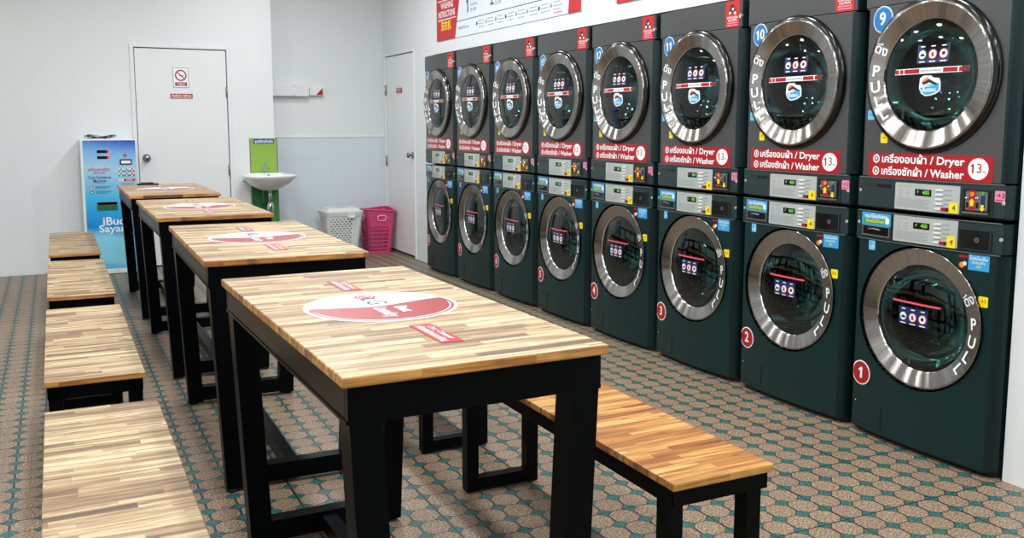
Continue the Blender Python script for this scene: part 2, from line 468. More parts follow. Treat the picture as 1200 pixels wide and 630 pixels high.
# right wall: door stretch, bulkhead, alcove, near stretch
w = MB()
RD0, RD1, RDZ = 8.215, 9.02, 1.925
w.box((XW, RD1 + 0.012, 0), (XW + 0.15, YR, ZC), M_wall)
w.box((XW, RD0 - 0.012, RDZ + 0.012), (XW + 0.15, RD1 + 0.012, ZC), M_wall)
w.box((XW, Y_A1, 0), (XW + 0.15, RD0 - 0.012, ZC), M_wall)
w.box((2.968, YF, 0), (XW + 0.15, Y_A0, ZC), M_wall)
w.box((XW + 0.78, Y_A0 - 0.1, 0), (XW + 0.9, Y_A1 + 0.1, ZC), M_gapd)
w.box((XW + 0.15, Y_A1, 0), (XW + 0.9, Y_A1 + 0.1, ZC), M_gapd)
w.box((XW + 0.15, Y_A0 - 0.1, 0), (XW + 0.9, Y_A0, ZC), M_gapd)
struct(w.build('wall_right'), 'white wall around and above the bank of machines')
struct(MB().box((XW, Y_A0, 1.866), (XW + 0.9, Y_A1, ZC), M_wall).build('wall_bulkhead'), 'white wall above the bank of machines')
struct(MB().box((XL - 0.15, YF, 0), (XL, YB, ZC), M_wall).build('wall_left'))
# shop front behind the camera
w = MB()
w.box((XL, YF - 0.15, 0), (XW, YF, 0.25), M_wall); w.box((XL, YF - 0.15, 2.5), (XW, YF, ZC), M_wall)
w.box((XL, YF - 0.15, 0.25), (-2.2, YF, 2.5), M_wall); w.box((2.6, YF - 0.15, 0.25), (XW, YF, 2.5), M_wall)
struct(w.build('wall_front'))
w = MB()
for x in (-2.2, -1.0, 0.2, 1.4, 2.55): w.box((x, YF - 0.1, 0.25), (x + 0.05, YF - 0.04, 2.5), M_steel)
wf = struct(w.build('window_1'))
MB().box((-2.2, YF - 0.08, 0.25), (2.6, YF - 0.07, 2.5), M_shop).build('window_pane', wf)

def knob(x, y, z, ax, parent):
    b = MB()
    if ax == 'y':
        b.lathe([(0.0, 0), (0.034, 0), (0.034, 0.005), (0.014, 0.008), (0.011, 0.022), (0.022, 0.032), (0.028, 0.044), (0.025, 0.056), (0.012, 0.061), (0, 0.061)], M_steel, 24, 'y')
        b.v = [(v[0], -v[1], v[2]) for v in b.v]
        b.lathe([(0.006, -0.0625), (0, -0.0625)], M_dk, 12, 'y')
    else:
        b.lathe([(0.0, 0), (0.032, 0), (0.032, 0.005), (0.012, 0.008), (0.010, 0.025), (0.022, 0.035), (0.026, 0.045), (0.023, 0.056), (0, 0.06)], M_steel, 24, 'z')
        b.v = [(-v[2], v[0], v[1]) for v in b.v]
    return b.build('door_knob', parent, (x, y, z))

# door 1 (back)
d = MB().bbox((DX0, YB + 0.006, 0.012), (DX1, YB + 0.046, DZ), M_door, 0.003).build('door_1'); struct(d, 'plain white flush door in the back wall')
b = MB()
for (x0, x1, z0, z1) in ((DX0 - 0.04, DX0 - 0.006, 0, DZ + 0.035), (DX1 + 0.006, DX1 + 0.036, 0, DZ + 0.035), (DX0 - 0.006, DX1 + 0.006, DZ + 0.006, DZ + 0.035)):
    b.bbox((x0, YB - 0.012, z0), (x1, YB + 0.03, z1), M_door, 0.003)
b.box((DX0 - 0.01, YB + 0.03, 0), (DX1 + 0.01, YB + 0.06, DZ + 0.01), M_gapd)
b.build('door_frame', d)
knob(0.728, YB + 0.006, 0.968, 'y', d)
for z in (1.55, 0.85, 0.25):
    b = MB().lathe([(0.007, -0.05), (0.007, 0.05)], M_steel, 10, 'z', cap=True)
    b.box((0.0, 0.0, -0.045), (-0.014, 0.004, 0.045), M_steel); b.build('hinge', d, (DX1 + 0.003, YB - 0.004, z))
# door 2 (right wall)
d2 = MB().bbox((XW + 0.006, RD0, 0.02), (XW + 0.046, RD1, RDZ), M_door, 0.003).build('door_2'); struct(d2, 'white flush door in the wall beyond the machines')
b = MB()
b.bbox((XW - 0.01, RD0 - 0.03, 0), (XW + 0.03, RD0 - 0.006, RDZ + 0.03), M_door, 0.003)
b.bbox((XW - 0.01, RD1 + 0.006, 0), (XW + 0.03, RD1 + 0.03, RDZ + 0.03), M_door, 0.003)
b.bbox((XW - 0.01, RD0 - 0.006, RDZ + 0.006), (XW + 0.03, RD1 + 0.006, RDZ + 0.03), M_door, 0.003)
b.box((XW + 0.02, RD0 - 0.01, 0.0), (XW + 0.06, RD1 + 0.01, RDZ + 0.01), M_gapd)
b.build('door_frame', d2)
knob(XW + 0.006, 8.275, 0.975, 'x', d2)
for z in (1.6, 0.9, 0.3):
    MB().lathe([(0.007, -0.05), (0.007, 0.05)], M_steel, 10, 'z', cap=True).build('hinge', d2, (XW - 0.004, RD1 + 0.002, z))

# door signs
def face_y(y):    # x -> world x, y -> world z, z -> out of wall (towards -Y)
    return lambda a, b_, c: (a, y - c, b_)
def face_x(x):    # sign on the X=const wall: x right = -Y, y = z, z out = -X
    return lambda a, b_, c: (x - c, -a, b_)
s = MB(face_y(YB + 0.006))
cx = 1.04
s.rrect(cx - .066, 1.582, cx + .066, 1.758, 0, .003, M_grey, .004); s.rrect(cx - .062, 1.586, cx + .062, 1.754, 0, .0035, M_white, .004)
s.ring(cx, 1.69, .038, .047, .0035, .0045, M_red); s.ring(cx, 1.69, .047, .049, .0035, .0046, M_dk)
s.box((cx - .012, 1.684, .0035), (cx + .022, 1.690, .004), M_dk); s.box((cx + .022, 1.684, .0035), (cx + .028, 1.690, .004), M_orange)
c45 = cos(radians(45)) * .041
s.prism([(cx - c45 - .003, 1.69 + c45 - .003), (cx - c45 + .003, 1.69 + c45 + .003), (cx + c45 + .003, 1.69 - c45 + .003), (cx + c45 - .003, 1.69 - c45 - .003)], .0035, .005, M_red)
s.rrect(cx - .050, 1.598, cx + .050, 1.63, .0035, .0045, M_red, .003)
s.text('ห้ามสูบบุหรี่', cx, 1.619, .0048, .016, M_white, bold=.01); s.text('NO SMOKING', cx, 1.605, .0048, .011, M_white, bold=.01)
tag(s.build('no_smoking_sign'), 'white no smoking sign with a red barred circle, stuck high on the back door', 'sign')
s = MB(face_y(YB + 0.006)); s.rrect(cx - .094, 1.486, cx + .094, 1.53, 0, .003, M_red, .003); s.rrect(cx - .09, 1.49, cx + .09, 1.492, .003, .0034, M_white, .001)
s.text('ห้องเก็บของ  Staff Only', cx, 1.513, .0036, .026, M_white, bold=.02, width=.165); s.rrect(cx - .09, 1.4965, cx + .09, 1.499, .003, .0034, M_white, .001)
tag(s.build('door_nameplate'), 'narrow red nameplate with white lettering under the no smoking sign on the back door', 'sign')
s = MB(face_x(XW + 0.006)); s.rrect(-8.71, 1.562, -8.55, 1.612, 0, .003, M_red, .003)
s.text('STAFF ONLY', -8.63, 1.597, .0036, .019, M_white, bold=.02, width=.13); s.text('เจ้าหน้าที่', -8.63, 1.577, .0036, .016, M_white, bold=.02)
tag(s.build('door_plate'), 'small red plate with white lettering on the far right door', 'sign')

# trunking and red-marked socket box on the recess wall
t = thing('cable_trunking', 'white horizontal cable trunking box on the recessed wall above the sink', 'trunking', (2.07, YR, 1.59))
MB().bbox((-.225, -.075, -.058), (.175, 0.0, .056), M_door, .003).build('trunking_body', t)
b = MB()
for x, z in ((.03, .045), (.03, -.05), (-.19, .045)): b.lathe([(0, 0), (.005, 0), (.005, .003), (0, .003)], M_steel, 10, 'y', (x, -.079, z))
b.build('screw', t)
MB().bbox((-.226, -.02, .056), (-.10, 0, .9), M_door, .003).build('riser_cover', t)
t = thing('switch_box', 'small white box with a red triangle at the end of the trunking', 'switch', (2.325, YR, 1.58))
b = MB(); b.bbox((-.07, -.05, -.038), (.065, 0, .038), M_door, .003); b.build('housing', t)
b = MB(face_y(-.05)); b.prism([(-.005, -.034), (.06, -.034), (.06, .034)], 0, .001, M_red); b.build('label_sticker', t)

def number(b, txt, x, y, z, size, m, bold=.02):
    h = size * .70; adv = size * .52; x0 = x - adv * (len(txt) - 1) / 2
    for i, ch in enumerate(txt):
        cx_ = x0 + adv * i
        if ch == '1':
            w_ = size * (.075 + bold)
            b.add([(cx_ + p * 1.0, y + q, z) for p, q in ((-w_ * .6, -h / 2), (w_ * 1.2, -h / 2), (w_ * 1.2, h / 2), (-w_ * .3, h / 2), (-w_ * 2.2, h * .27), (-w_ * 2.2, h * .12), (-w_ * .6, h * .24))], [(0, 1, 2, 3, 4, 5, 6)], m)
        else: b.text(ch, cx_, y, z, size, m, bold=bold)

# ------------------------------------------------------------------ wall banners above the machines
def banner(y0, y1, z0, z1, first):
    # y0 = far end (image left); x along = -Y
    s = MB(face_x(XW - .0005)); a0, a1 = -y0, -y1
    s.box((a0, z0, 0), (a1, z1, .006), M_signbg)
    if first:
        t0 = a0 + .50; zz = z0 + .0
        s.prism([(a0, z0), (a0 + .40, z0), (a0 + .56, z1), (a0, z1)], .006, .009, M_signred)
        for z in (z0 + .165, z0 + .322): s.box((a0 + .03, z, .009), (a0 + .42, z + .008, .0096), M_white)
        s.text('WASHING', a0 + .235, z0 + .282, .0096, .072, M_white, bold=.02, width=.27)
        s.text('INSTRUCTIONS', a0 + .225, z0 + .212, .0096, .072, M_white, bold=.02, width=.36)
        s.text('ขั้นตอนการซัก', a0 + .23, z0 + .40, .0096, .07, M_white, bold=.02)
        s.text('洗衣机', a0 + .21, z0 + .112, .0096, .085, M_thorange, bold=.02, width=.22)
        s.box((a0 + .44, z0 + .125, .006), (a1 - .17, z0 + .131, .0066), M_signdk)
        L = (a1 - .22) - (a0 + .62)
        steps = ('Load clothes', 'Add detergent', 'Insert coins', 'Press start')
        for i in range(4):
            x = a0 + .66 + .46 * i
            number(s, str(i + 1), x, z0 + .235, .0066, .16, M_signdk, 0.0)
            for j, l in enumerate(('นำผ้าใส่เครื่อง', steps[i], '放入衣物')):
                s.text(l, x + .06, z0 + .275 - .042 * j, .0066, .032, M_grey, align='LEFT', sx=.8)
        s.text('WASHING TIME / เวลาซัก', a0 + .57, z0 + .070, .0066, .028, M_signdk, width=.22)
        for i in range(8):
            x = a0 + .84 + (L - .22) * i / 8
            s.disc(x, z0 + .075, .015, .006, .0066, M_signdk if i % 3 == 0 else M_lgrey, 16)
            for j in range(3): s.box((x + .03, z0 + .090 - .024 * j, .006), (x + .03 + random.uniform(.09, .13), z0 + .096 - .024 * j, .0066), M_lgrey)
        s.box((x + .03, z0 + .022, .006), (x + .15, z0 + .027, .0066), M_signred)
        pts = [(a1 - .16, z0)]
        for k in range(9): pts.append((a1 - .16 + .045 * sin(pi / 2 * k / 8), z0 + (z1 - z0) * k / 8))
        s.prism([(a1, z0)] + [(a1, z1)] + pts[::-1], .006, .009, M_signred)
        for j in range(4): s.box((a1 - .10, z0 + .1 + .04 * j, .009), (a1 - .03, z0 + .115 + .04 * j, .0096), M_white)
    else:
        s.box((a0, z0, .006), (a0 + .85, z1, .009), M_signred)
        s.text('DRYING', a0 + .4, z0 + .30, .0096, .09, M_white, bold=.02); s.text('INSTRUCTIONS', a0 + .4, z0 + .2, .0096, .09, M_white, bold=.02)
        for i in range(4):
            x = a0 + 1.0 + .36 * i
            number(s, str(i + 1), x, z0 + .31, .0066, .17, M_signdk, 0.0)
            for j in range(3): s.box((x + .06, z0 + .34 - .04 * j, .006), (x + .24, z0 + .35 - .04 * j, .0066), M_lgrey)
    return s
tag(banner(7.60, 5.155, 1.967, 2.49, True).build('instruction_banner'), 'long wall banner of washing instructions with a red end panel and yellow characters', 'banner')
tag(banner(4.74, 2.3, 1.962, 2.49, False).build('instruction_banner'), 'second wall banner, only its red bottom corner showing above the nearer machines', 'banner')

# ------------------------------------------------------------------ washers and dryers
BOW = 0.018
def ysurf(u, br=.305, he=.335):
    a = abs(u)
    if a <= br: return BOW * (u / .305) ** 2
    t = (a - br) / (he - br); y0 = BOW * (br / .305) ** 2
    return y0 + (.060 - y0) * (.35 * t + .65 * t * t)
PROF = [-.335, -.328, -.320, -.312, -.305, -.24, -.18, -.12, -.06, 0, .06, .12, .18, .24, .305, .312, .320, .328, .335]
PROF2 = [-.335, -.3335, -.331, -.3285, -.326, -.24, -.18, -.12, -.06, 0, .06, .12, .18, .24, .326, .3285, .331, .3335, .335]
ys2 = lambda u: ysurf(u, .326)
def on_door(x, y, z): return (x, ysurf(x) - z, y)       # stickers on the door panels
def on_face(x, y, z): return (x, ys2(x) - z, y)         # stickers on the control strips and top panels
HW = .335

def shell(b, z0, z1, mface, mside, depth=.74, inset=0.0, prof=None, ysf=None):
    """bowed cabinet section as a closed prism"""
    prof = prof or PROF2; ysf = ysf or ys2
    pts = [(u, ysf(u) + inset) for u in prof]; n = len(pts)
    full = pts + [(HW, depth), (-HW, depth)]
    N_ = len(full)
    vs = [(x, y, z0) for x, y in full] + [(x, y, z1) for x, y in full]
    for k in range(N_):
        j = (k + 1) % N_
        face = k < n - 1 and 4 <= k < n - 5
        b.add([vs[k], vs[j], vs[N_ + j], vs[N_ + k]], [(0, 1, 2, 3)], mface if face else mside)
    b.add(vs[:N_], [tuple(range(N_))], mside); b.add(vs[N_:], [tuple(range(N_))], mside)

def door_panel(b, z0, z1, cz, R, mface, mside, depth=.74):
    """bowed front section with a round opening"""
    pts = [(u, ysurf(u)) for u in PROF]; n = len(pts)
    full = pts + [(HW, depth), (-HW, depth)]; N_ = len(full)
    for k in range(N_):
        j = (k + 1) % N_
        if k < n - 1 and 4 <= k < n - 5: continue
        a, c = full[k], full[j]
        b.add([(a[0], a[1], z0), (c[0], c[1], z0), (c[0], c[1], z1), (a[0], a[1], z1)], [(0, 1, 2, 3)], mside)
    b.add([(x, y, z0) for x, y in full], [tuple(range(N_))], mside); b.add([(x, y, z1) for x, y in full], [tuple(range(N_))], mside)
    # face between circle and rectangle
    Nn = 96; U = .305; vs = []; fs = []; Kn = 5
    angs = [2 * pi * i / Nn for i in range(Nn)]
    for cxn, czn in ((U, z1 - cz), (-U, z1 - cz), (-U, z0 - cz), (U, z0 - cz)):
        t = math.atan2(czn, cxn) % (2 * pi)
        i = min(range(Nn), key=lambda q: abs(angs[q] - t)); angs[i] = t
    for a in angs:
        c, s_ = cos(a), sin(a)
        t = min(U / abs(c) if abs(c) > 1e-6 else 9, ((z1 - cz) / s_) if s_ > 1e-6 else 9, ((z0 - cz) / s_) if s_ < -1e-6 else 9)
        for k in range(Kn + 1):
            r = R + (t - R) * k / Kn; u = r * c; vs.append((u, ysurf(u), cz + r * s_))
        u = R * c; vs.append((u, .05, cz + R * s_))
    st = Kn + 2
    for i in range(Nn):
        j = (i + 1) % Nn
        for k in range(Kn): fs.append((i * st + k, j * st + k, j * st + k + 1, i * st + k + 1))
        fs.append((i * st, j * st, j * st + Kn + 1, i * st + Kn + 1))
    b.add(vs, fs, mface, False)

ICON_X = (-.045, 0, .045)
def icon_strip(b, cx, cy, z):
    b.rrect(cx - .068, cy - .034, cx + .068, cy + .034, z, z + .001, M_navy, .004)
    for i, x in enumerate(ICON_X):
        b.disc(cx + x, cy - .003, .019, z + .001, z + .0016, M_white, 20)
        b.ring(cx + x, cy - .003, .0155, .019, z + .0016, z + .002, M_red if i else M_navy, 20)
    b.prism([(cx - .056, cy - .008), (cx - .036, cy - .010), (cx - .034, cy - .003), (cx - .048, cy + .002)], z + .0016, z + .0022, M_dk)
    b.prism([(cx - .004, cy - .012), (cx + .006, cy - .011), (cx + .002, cy + .006), (cx - .006, cy + .003)], z + .0016, z + .0022, M_faded)
    b.disc(cx + .045, cy - .002, .007, z + .0016, z + .0022, M_dk, 12)
    for x in ICON_X:
        b.box((cx + x - .013, cy - .031, z + .001), (cx + x + .013, cy - .027, z + .0016), M_white)
        b.box((cx + x - .009, cy + .024, z + .001), (cx + x + .009, cy + .028, z + .0016), M_white)

def control_plate(b, v0, v1):
    h = v1 - v0; z = .003
    b.rrect(-.125, v0, .159, v1, 0, z, M_panel, .003)
    b.rrect(-.030, v0 + h * .56, .042, v0 + h * .80, z, z + .0012, M_blackg, .001)
    b.text('400', .019, v0 + h * .68, z + .0018, .020, M_led, bold=.02); b.text('F', -.016, v0 + h * .69, z + .0018, .014, M_btn)
    for i in range(2):
        for k in range(3): b.box((-.105 + .035 * i, v0 + h * (.50 + .11 * k), z), (-.092 + .035 * i, v0 + h * (.53 + .11 * k), z + .0006), M_lgrey)
    for k in range(7):
        b.box((-.115, v0 + h * (.10 + .05 * k), z), (.035 - (.02 if k % 3 == 2 else 0), v0 + h * (.122 + .05 * k), z + .0005), M_lgrey)
    b.box((-.11, v0 + h * .88, z), (-.04, v0 + h * .905, z + .0005), M_lgrey)
    for k in range(4):
        b.rrect(.062, v0 + h * (.78 - .165 * k), .092, v0 + h * (.85 - .165 * k), z, z + .004, M_btn, .002)
        b.box((.098, v0 + h * (.805 - .165 * k), z), (.128, v0 + h * (.83 - .165 * k), z + .0005), M_grey)
    b.rrect(.062, v0 + h * .10, .086, v0 + h * .17, z, z + .003, M_btn, .002)
    b.rrect(.088, v0 + h * .08, .108, v0 + h * .20, z, z + .003, M_red, .002)
    b.rrect(.106, v0 + h * .08, .118, v0 + h * .20, z, z + .003, M_dk, .002)

def ring_text(b, cz, R, side):
    # side 'L' (dryers) or 'R' (washers)
    letters = (('ดึง', 26 if side == 'R' else 154, .050), ('P', 5 if side == 'R' else 174, .060), ('U', -11 if side == 'R' else 189, .060),
               ('L', -26 if side == 'R' else 203, .060), ('L', -40 if side == 'R' else 217, .060))
    for t, a, s_ in letters:
        A = radians(a); rot = A if side == 'R' else A - pi
        b.text(t, R * cos(A), cz + R * sin(A), 0.0, s_, M_white, rot=rot, bold=.024, sx=.95)

def door_assembly(root, cz, chrome_y, dryer):
    Ro, Ri = .270, .205
    b = MB()
    if dryer:   # black outer bezel standing off the face, chrome in front of it
        b.lathe([(.25, .02), (.290, .02), (.290, .002), (.284, -.006), (.262, -.008), (.25, .0)], M_blackg, 72, 'y', (0, 0, cz))
    else:       # dished recess, its black standing in for the shadow inside
        b.lathe([(.277, .004), (.277, .03), (.262, .034), (.25, .034)], M_blackg, 72, 'y', (0, 0, cz))
    bez = b.build('door_bezel', root)
    b = MB()   # brushed ring; object origin at its centre so the brushing runs round it
    y = chrome_y
    b.lathe([(Ro, y + .020), (Ro, y + .003), (Ro - .003, y), (Ro - .007, y - .001), (Ro - .010, y + .001), (Ri + .004, y + .011), (Ri, y + .014)], M_ring, 96, 'y')
    b.lathe([(Ri, y + .014), (Ri - .003, y + .017), (Ri - .004, y + .024), (Ri - .007, y + .030), (Ri - .007, y + .040)], M_chrome, 96, 'y')
    dr = b.build('door_ring', root, (0, 0, cz))
    b = MB(lambda x, yy, z: (x, (y + .0036) - z - .28 * (math.hypot(x, yy) - .2365), yy))
    ring_text(b, 0, .2365, 'L' if dryer else 'R'); b.build('pull_lettering', dr)
    # glass pane, slightly convex
    b = MB(); gy = y + .020
    b.lathe([(Ri - .005, gy), (Ri * .8, gy - .008), (Ri * .55, gy - .013), (Ri * .3, gy - .0155), (.004, gy - .017)], M_glass, 64, 'y', (0, 0, cz))
    gl = b.build('door_glass', root)
    b = MB(); b.lathe([(.196, gy + .006), (.186, gy + .05), (.165, gy + .095), (.12, gy + .125), (.06, gy + .14), (.004, gy + .143)], M_bowl, 64, 'y', (0, 0, cz))
    b.build('glass_bowl', root)
    # gasket and drum
    b = MB(); b.lathe([(.25, .05), (.235, .065), (.205, .07), (.200, .085), (.215, .10), (.23, .12)], M_rub, 48, 'y'); b.build('door_gasket', root, (0, 0, cz))
    b = MB(); b.lathe([(.222, .115), (.262, .13), (.262, .52), (.20, .56), (.03, .56), (.0, .545)], M_drum, 64, 'y')
    for k in range(3):
        a = radians(90 + 120 * k + 25); c, s_ = cos(a), sin(a); tx, tz = -s_, c
        r0, r1 = .262, .195; w_ = .035
        P0 = (r0 * c + tx * w_, r0 * s_ + tz * w_); P1 = (r1 * c, r1 * s_); P2 = (r0 * c - tx * w_, r0 * s_ - tz * w_)
        vs = [(P0[0], .15, P0[1]), (P1[0], .17, P1[1]), (P2[0], .15, P2[1]), (P0[0], .54, P0[1]), (P1[0], .52, P1[1]), (P2[0], .54, P2[1])]
        b.add(vs, [(0, 1, 2), (3, 5, 4), (0, 3, 4, 1), (1, 4, 5, 2)], M_steel)
    b.build('drum', root, (0, 0, cz))
    gf = lambda x, yy, z: (x, gy - .0185 - z + .010 * (math.hypot(x, yy - cz) / .15) ** 2, yy)
    b = MB(gf)
    if dryer:
        icon_strip(b, .024, cz + .078, 0)
        b.build('pictogram_sticker', gl)
        b = MB(gf)
        b.box((-.148, cz + .006, 0), (.172, cz + .027, .0008), M_white, 10)
        for x0, x1 in ((-.144, -.128), (-.122, -.106), (-.100, -.030), (.072, .128), (.134, .148), (.154, .168)): b.box((x0, cz + .0085, .0008), (x1, cz + .0245, .0014), M_red, 2)
        b.text('กรุณาทำความสะอาดฟิลเตอร์', .021, cz + .0165, .0014, .012, M_navy, width=.09)
        b.build('stripe_sticker', gl)
        b = MB(gf)
        pts = [(-.036, .028), (-.02, .037), (.012, .036), (.022, .028), (.046, .026), (.052, .010), (.052, -.018), (.034, -.030), (.012, -.036), (-.012, -.038), (-.03, -.028), (-.040, -.008)]
        c0 = (.012, cz - .038)
        b.prism([(c0[0] + x, c0[1] + yv) for x, yv in pts], 0, .0008, M_white)
        b.prism([(c0[0] + x * .88, c0[1] + yv * .88) for x, yv in pts if yv < .012] + [(c0[0] - .03, c0[1] + .0), (c0[0] + .04, c0[1] + .002)][::-1], .0008, .0012, M_sky)
        b.prism([(c0[0] - .028, c0[1] + .012), (c0[0] + .0, c0[1] + .026), (c0[0] + .04, c0[1] + .006), (c0[0] + .036, c0[1] + .001), (c0[0] + .004, c0[1] + .012), (c0[0] - .02, c0[1] + .004)], .0012, .0018, M_dk)
        b.prism([(c0[0] - .026, c0[1] + .020), (c0[0] - .004, c0[1] + .030), (c0[0] + .004, c0[1] + .024), (c0[0] - .018, c0[1] + .013)], .0012, .0020, M_orange)
        b.text('ขั้นตอน', c0[0] + .004, c0[1] - .016, .0014, .020, M_white, bold=.03)
        b.build('bubble_sticker', gl)
    else:
        icon_strip(b, -.024, cz + .002, 0); b.build('pictogram_sticker', gl)
        b = MB(gf); b.box((-.129, cz + .050, 0), (.095, cz + .059, .0008), M_redorange, 8); b.box((-.125, cz + .053, .0008), (.09, cz + .0555, .0012), M_pinks, 8)
        b.build('stripe_sticker', gl)

def make_washer():
    r = thing('washer', '', 'washing machine', group='washers along the wall')
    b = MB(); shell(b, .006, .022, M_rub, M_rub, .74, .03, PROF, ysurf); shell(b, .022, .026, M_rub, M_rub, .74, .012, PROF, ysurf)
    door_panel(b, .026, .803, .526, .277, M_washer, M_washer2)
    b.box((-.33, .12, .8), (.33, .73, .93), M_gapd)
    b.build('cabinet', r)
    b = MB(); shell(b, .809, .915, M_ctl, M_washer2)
    # recesses: powder drawer and coin box
    b.build('control_fascia', r)
    for z0, z1 in ((.9155, .918), (.8035, .806)):
        f = MB(on_face, PROF2); f.box((-.318, z0, -.004), (.318, z1, .0035), M_edge); f.build('trim_strip', r)
    b = MB(on_face, PROF2); b.rrect(-.150 - .147, .816, -.135, .912, 0, .003, M_ctl, .004); b.rrect(-.29, .819, -.144, .860, .003, .0045, M_edge, .003); b.rrect(-.285, .824, -.148, .857, .0045, .005, M_blackg, .003)
    b.tube([(-.25, .846, .012), (-.218, .849, .016), (-.185, .846, .012)], .0028, M_steel, 8)
    b.build('powder_drawer', r)
    b = MB(on_face, PROF2); b.rrect(-.293, .861, -.139, .911, .003, .0045, M_sky, .002); b.text('กรุณาใส่ผงซักฟอก', -.216, .897, .005, .019, M_white, bold=.02, width=.12)
    b.rrect(-.285, .868, -.165, .886, .0045, .005, M_green, .004); b.text('ช่องใส่น้ำยา', -.22, .877, .0055, .016, M_yel, bold=.02, width=.1); b.rrect(-.165, .872, -.146, .895, .0045, .0052, M_white, .006)
    b.build('drawer_sticker', r)
    b = MB(on_face, PROF2); control_plate(b, .8135, .9125); b.build('control_panel', r)
    b = MB(on_face, PROF2); b.rrect(.118, .8135, .1525, .855, .0035, .0045, M_yel, .003); b.text('4', .137, .834, .005, .030, M_dk, rot=-.15); b.build('yellow_sticker', r)
    b = MB(on_face, PROF2); b.rrect(.163, .816, .287, .890, 0, .006, M_ctl, .004); b.rrect(.168, .820, .281, .886, .006, .0065, M_blackg, .002); b.ring(.238, .853, .004, .009, .0065, .010, M_steel, 20); b.disc(.238, .853, .004, .0065, .008, M_dk, 12); b.build('coin_box', r)
    b = MB(on_door, PROF); b.rrect(-.251, .762, -.217, .800, 0, .001, M_lblue, .004); b.text('2', -.24, .787, .0015, .018, M_navy); b.text('กด', -.23, .777, .0015, .014, M_white, bold=.02); b.build('light_blue_sticker', r)
    b = MB(on_door, PROF); b.rrect(.166, .744, .206, .799, 0, .001, M_dk, .001); b.rrect(.206, .744, .284, .799, 0, .001, M_sky, .001)
    b.text('โปรโมชั่น', .245, .786, .0015, .016, M_white, bold=.01, width=.066); b.text('สะสมแต้ม', .245, .772, .0015, .014, M_white, width=.05); b.text('ฟรี!', .245, .757, .0015, .014, M_yel)
    b.disc(.181, .758, .010, .001, .0015, M_orange, 16); b.disc(.192, .764, .008, .001, .0017, M_btn, 16); b.box((.170, .785, .001), (.202, .793, .0015), M_red); b.build('promo_sticker', r)
    b = MB(on_door, PROF); b.rrect(.252, .617, .287, .655, 0, .001, M_yel, .004); b.text('→1', .269, .638, .0015, .018, M_dk); b.build('step_sticker', r)
    door_assembly(r, .526, .011, False)
    b = MB(on_door, PROF); b.ring(-.22, .094, 0, 0, 0, 0, M_dk, 4) if False else None
    b.rrect(-.2985, .0435, -.1435, .1455, 0, .0015, M_gapd, .004); b.rrect(-.2945, .0475, -.1475, .1415, .0, .0026, M_washer, .003)
    b.disc(-.285, .134, .0025, .0026, .0036, M_white, 10); b.build('service_flap', r)
    for u, v in ((.320, .862), (-.313, .868)):
        q = MB(on_face, PROF2); q.disc(u, v, .006, 0, .002, M_btn, 12); q.ring(u, v, .002, .004, .002, .0025, M_steel, 10); q.build('screw', r)
    return r

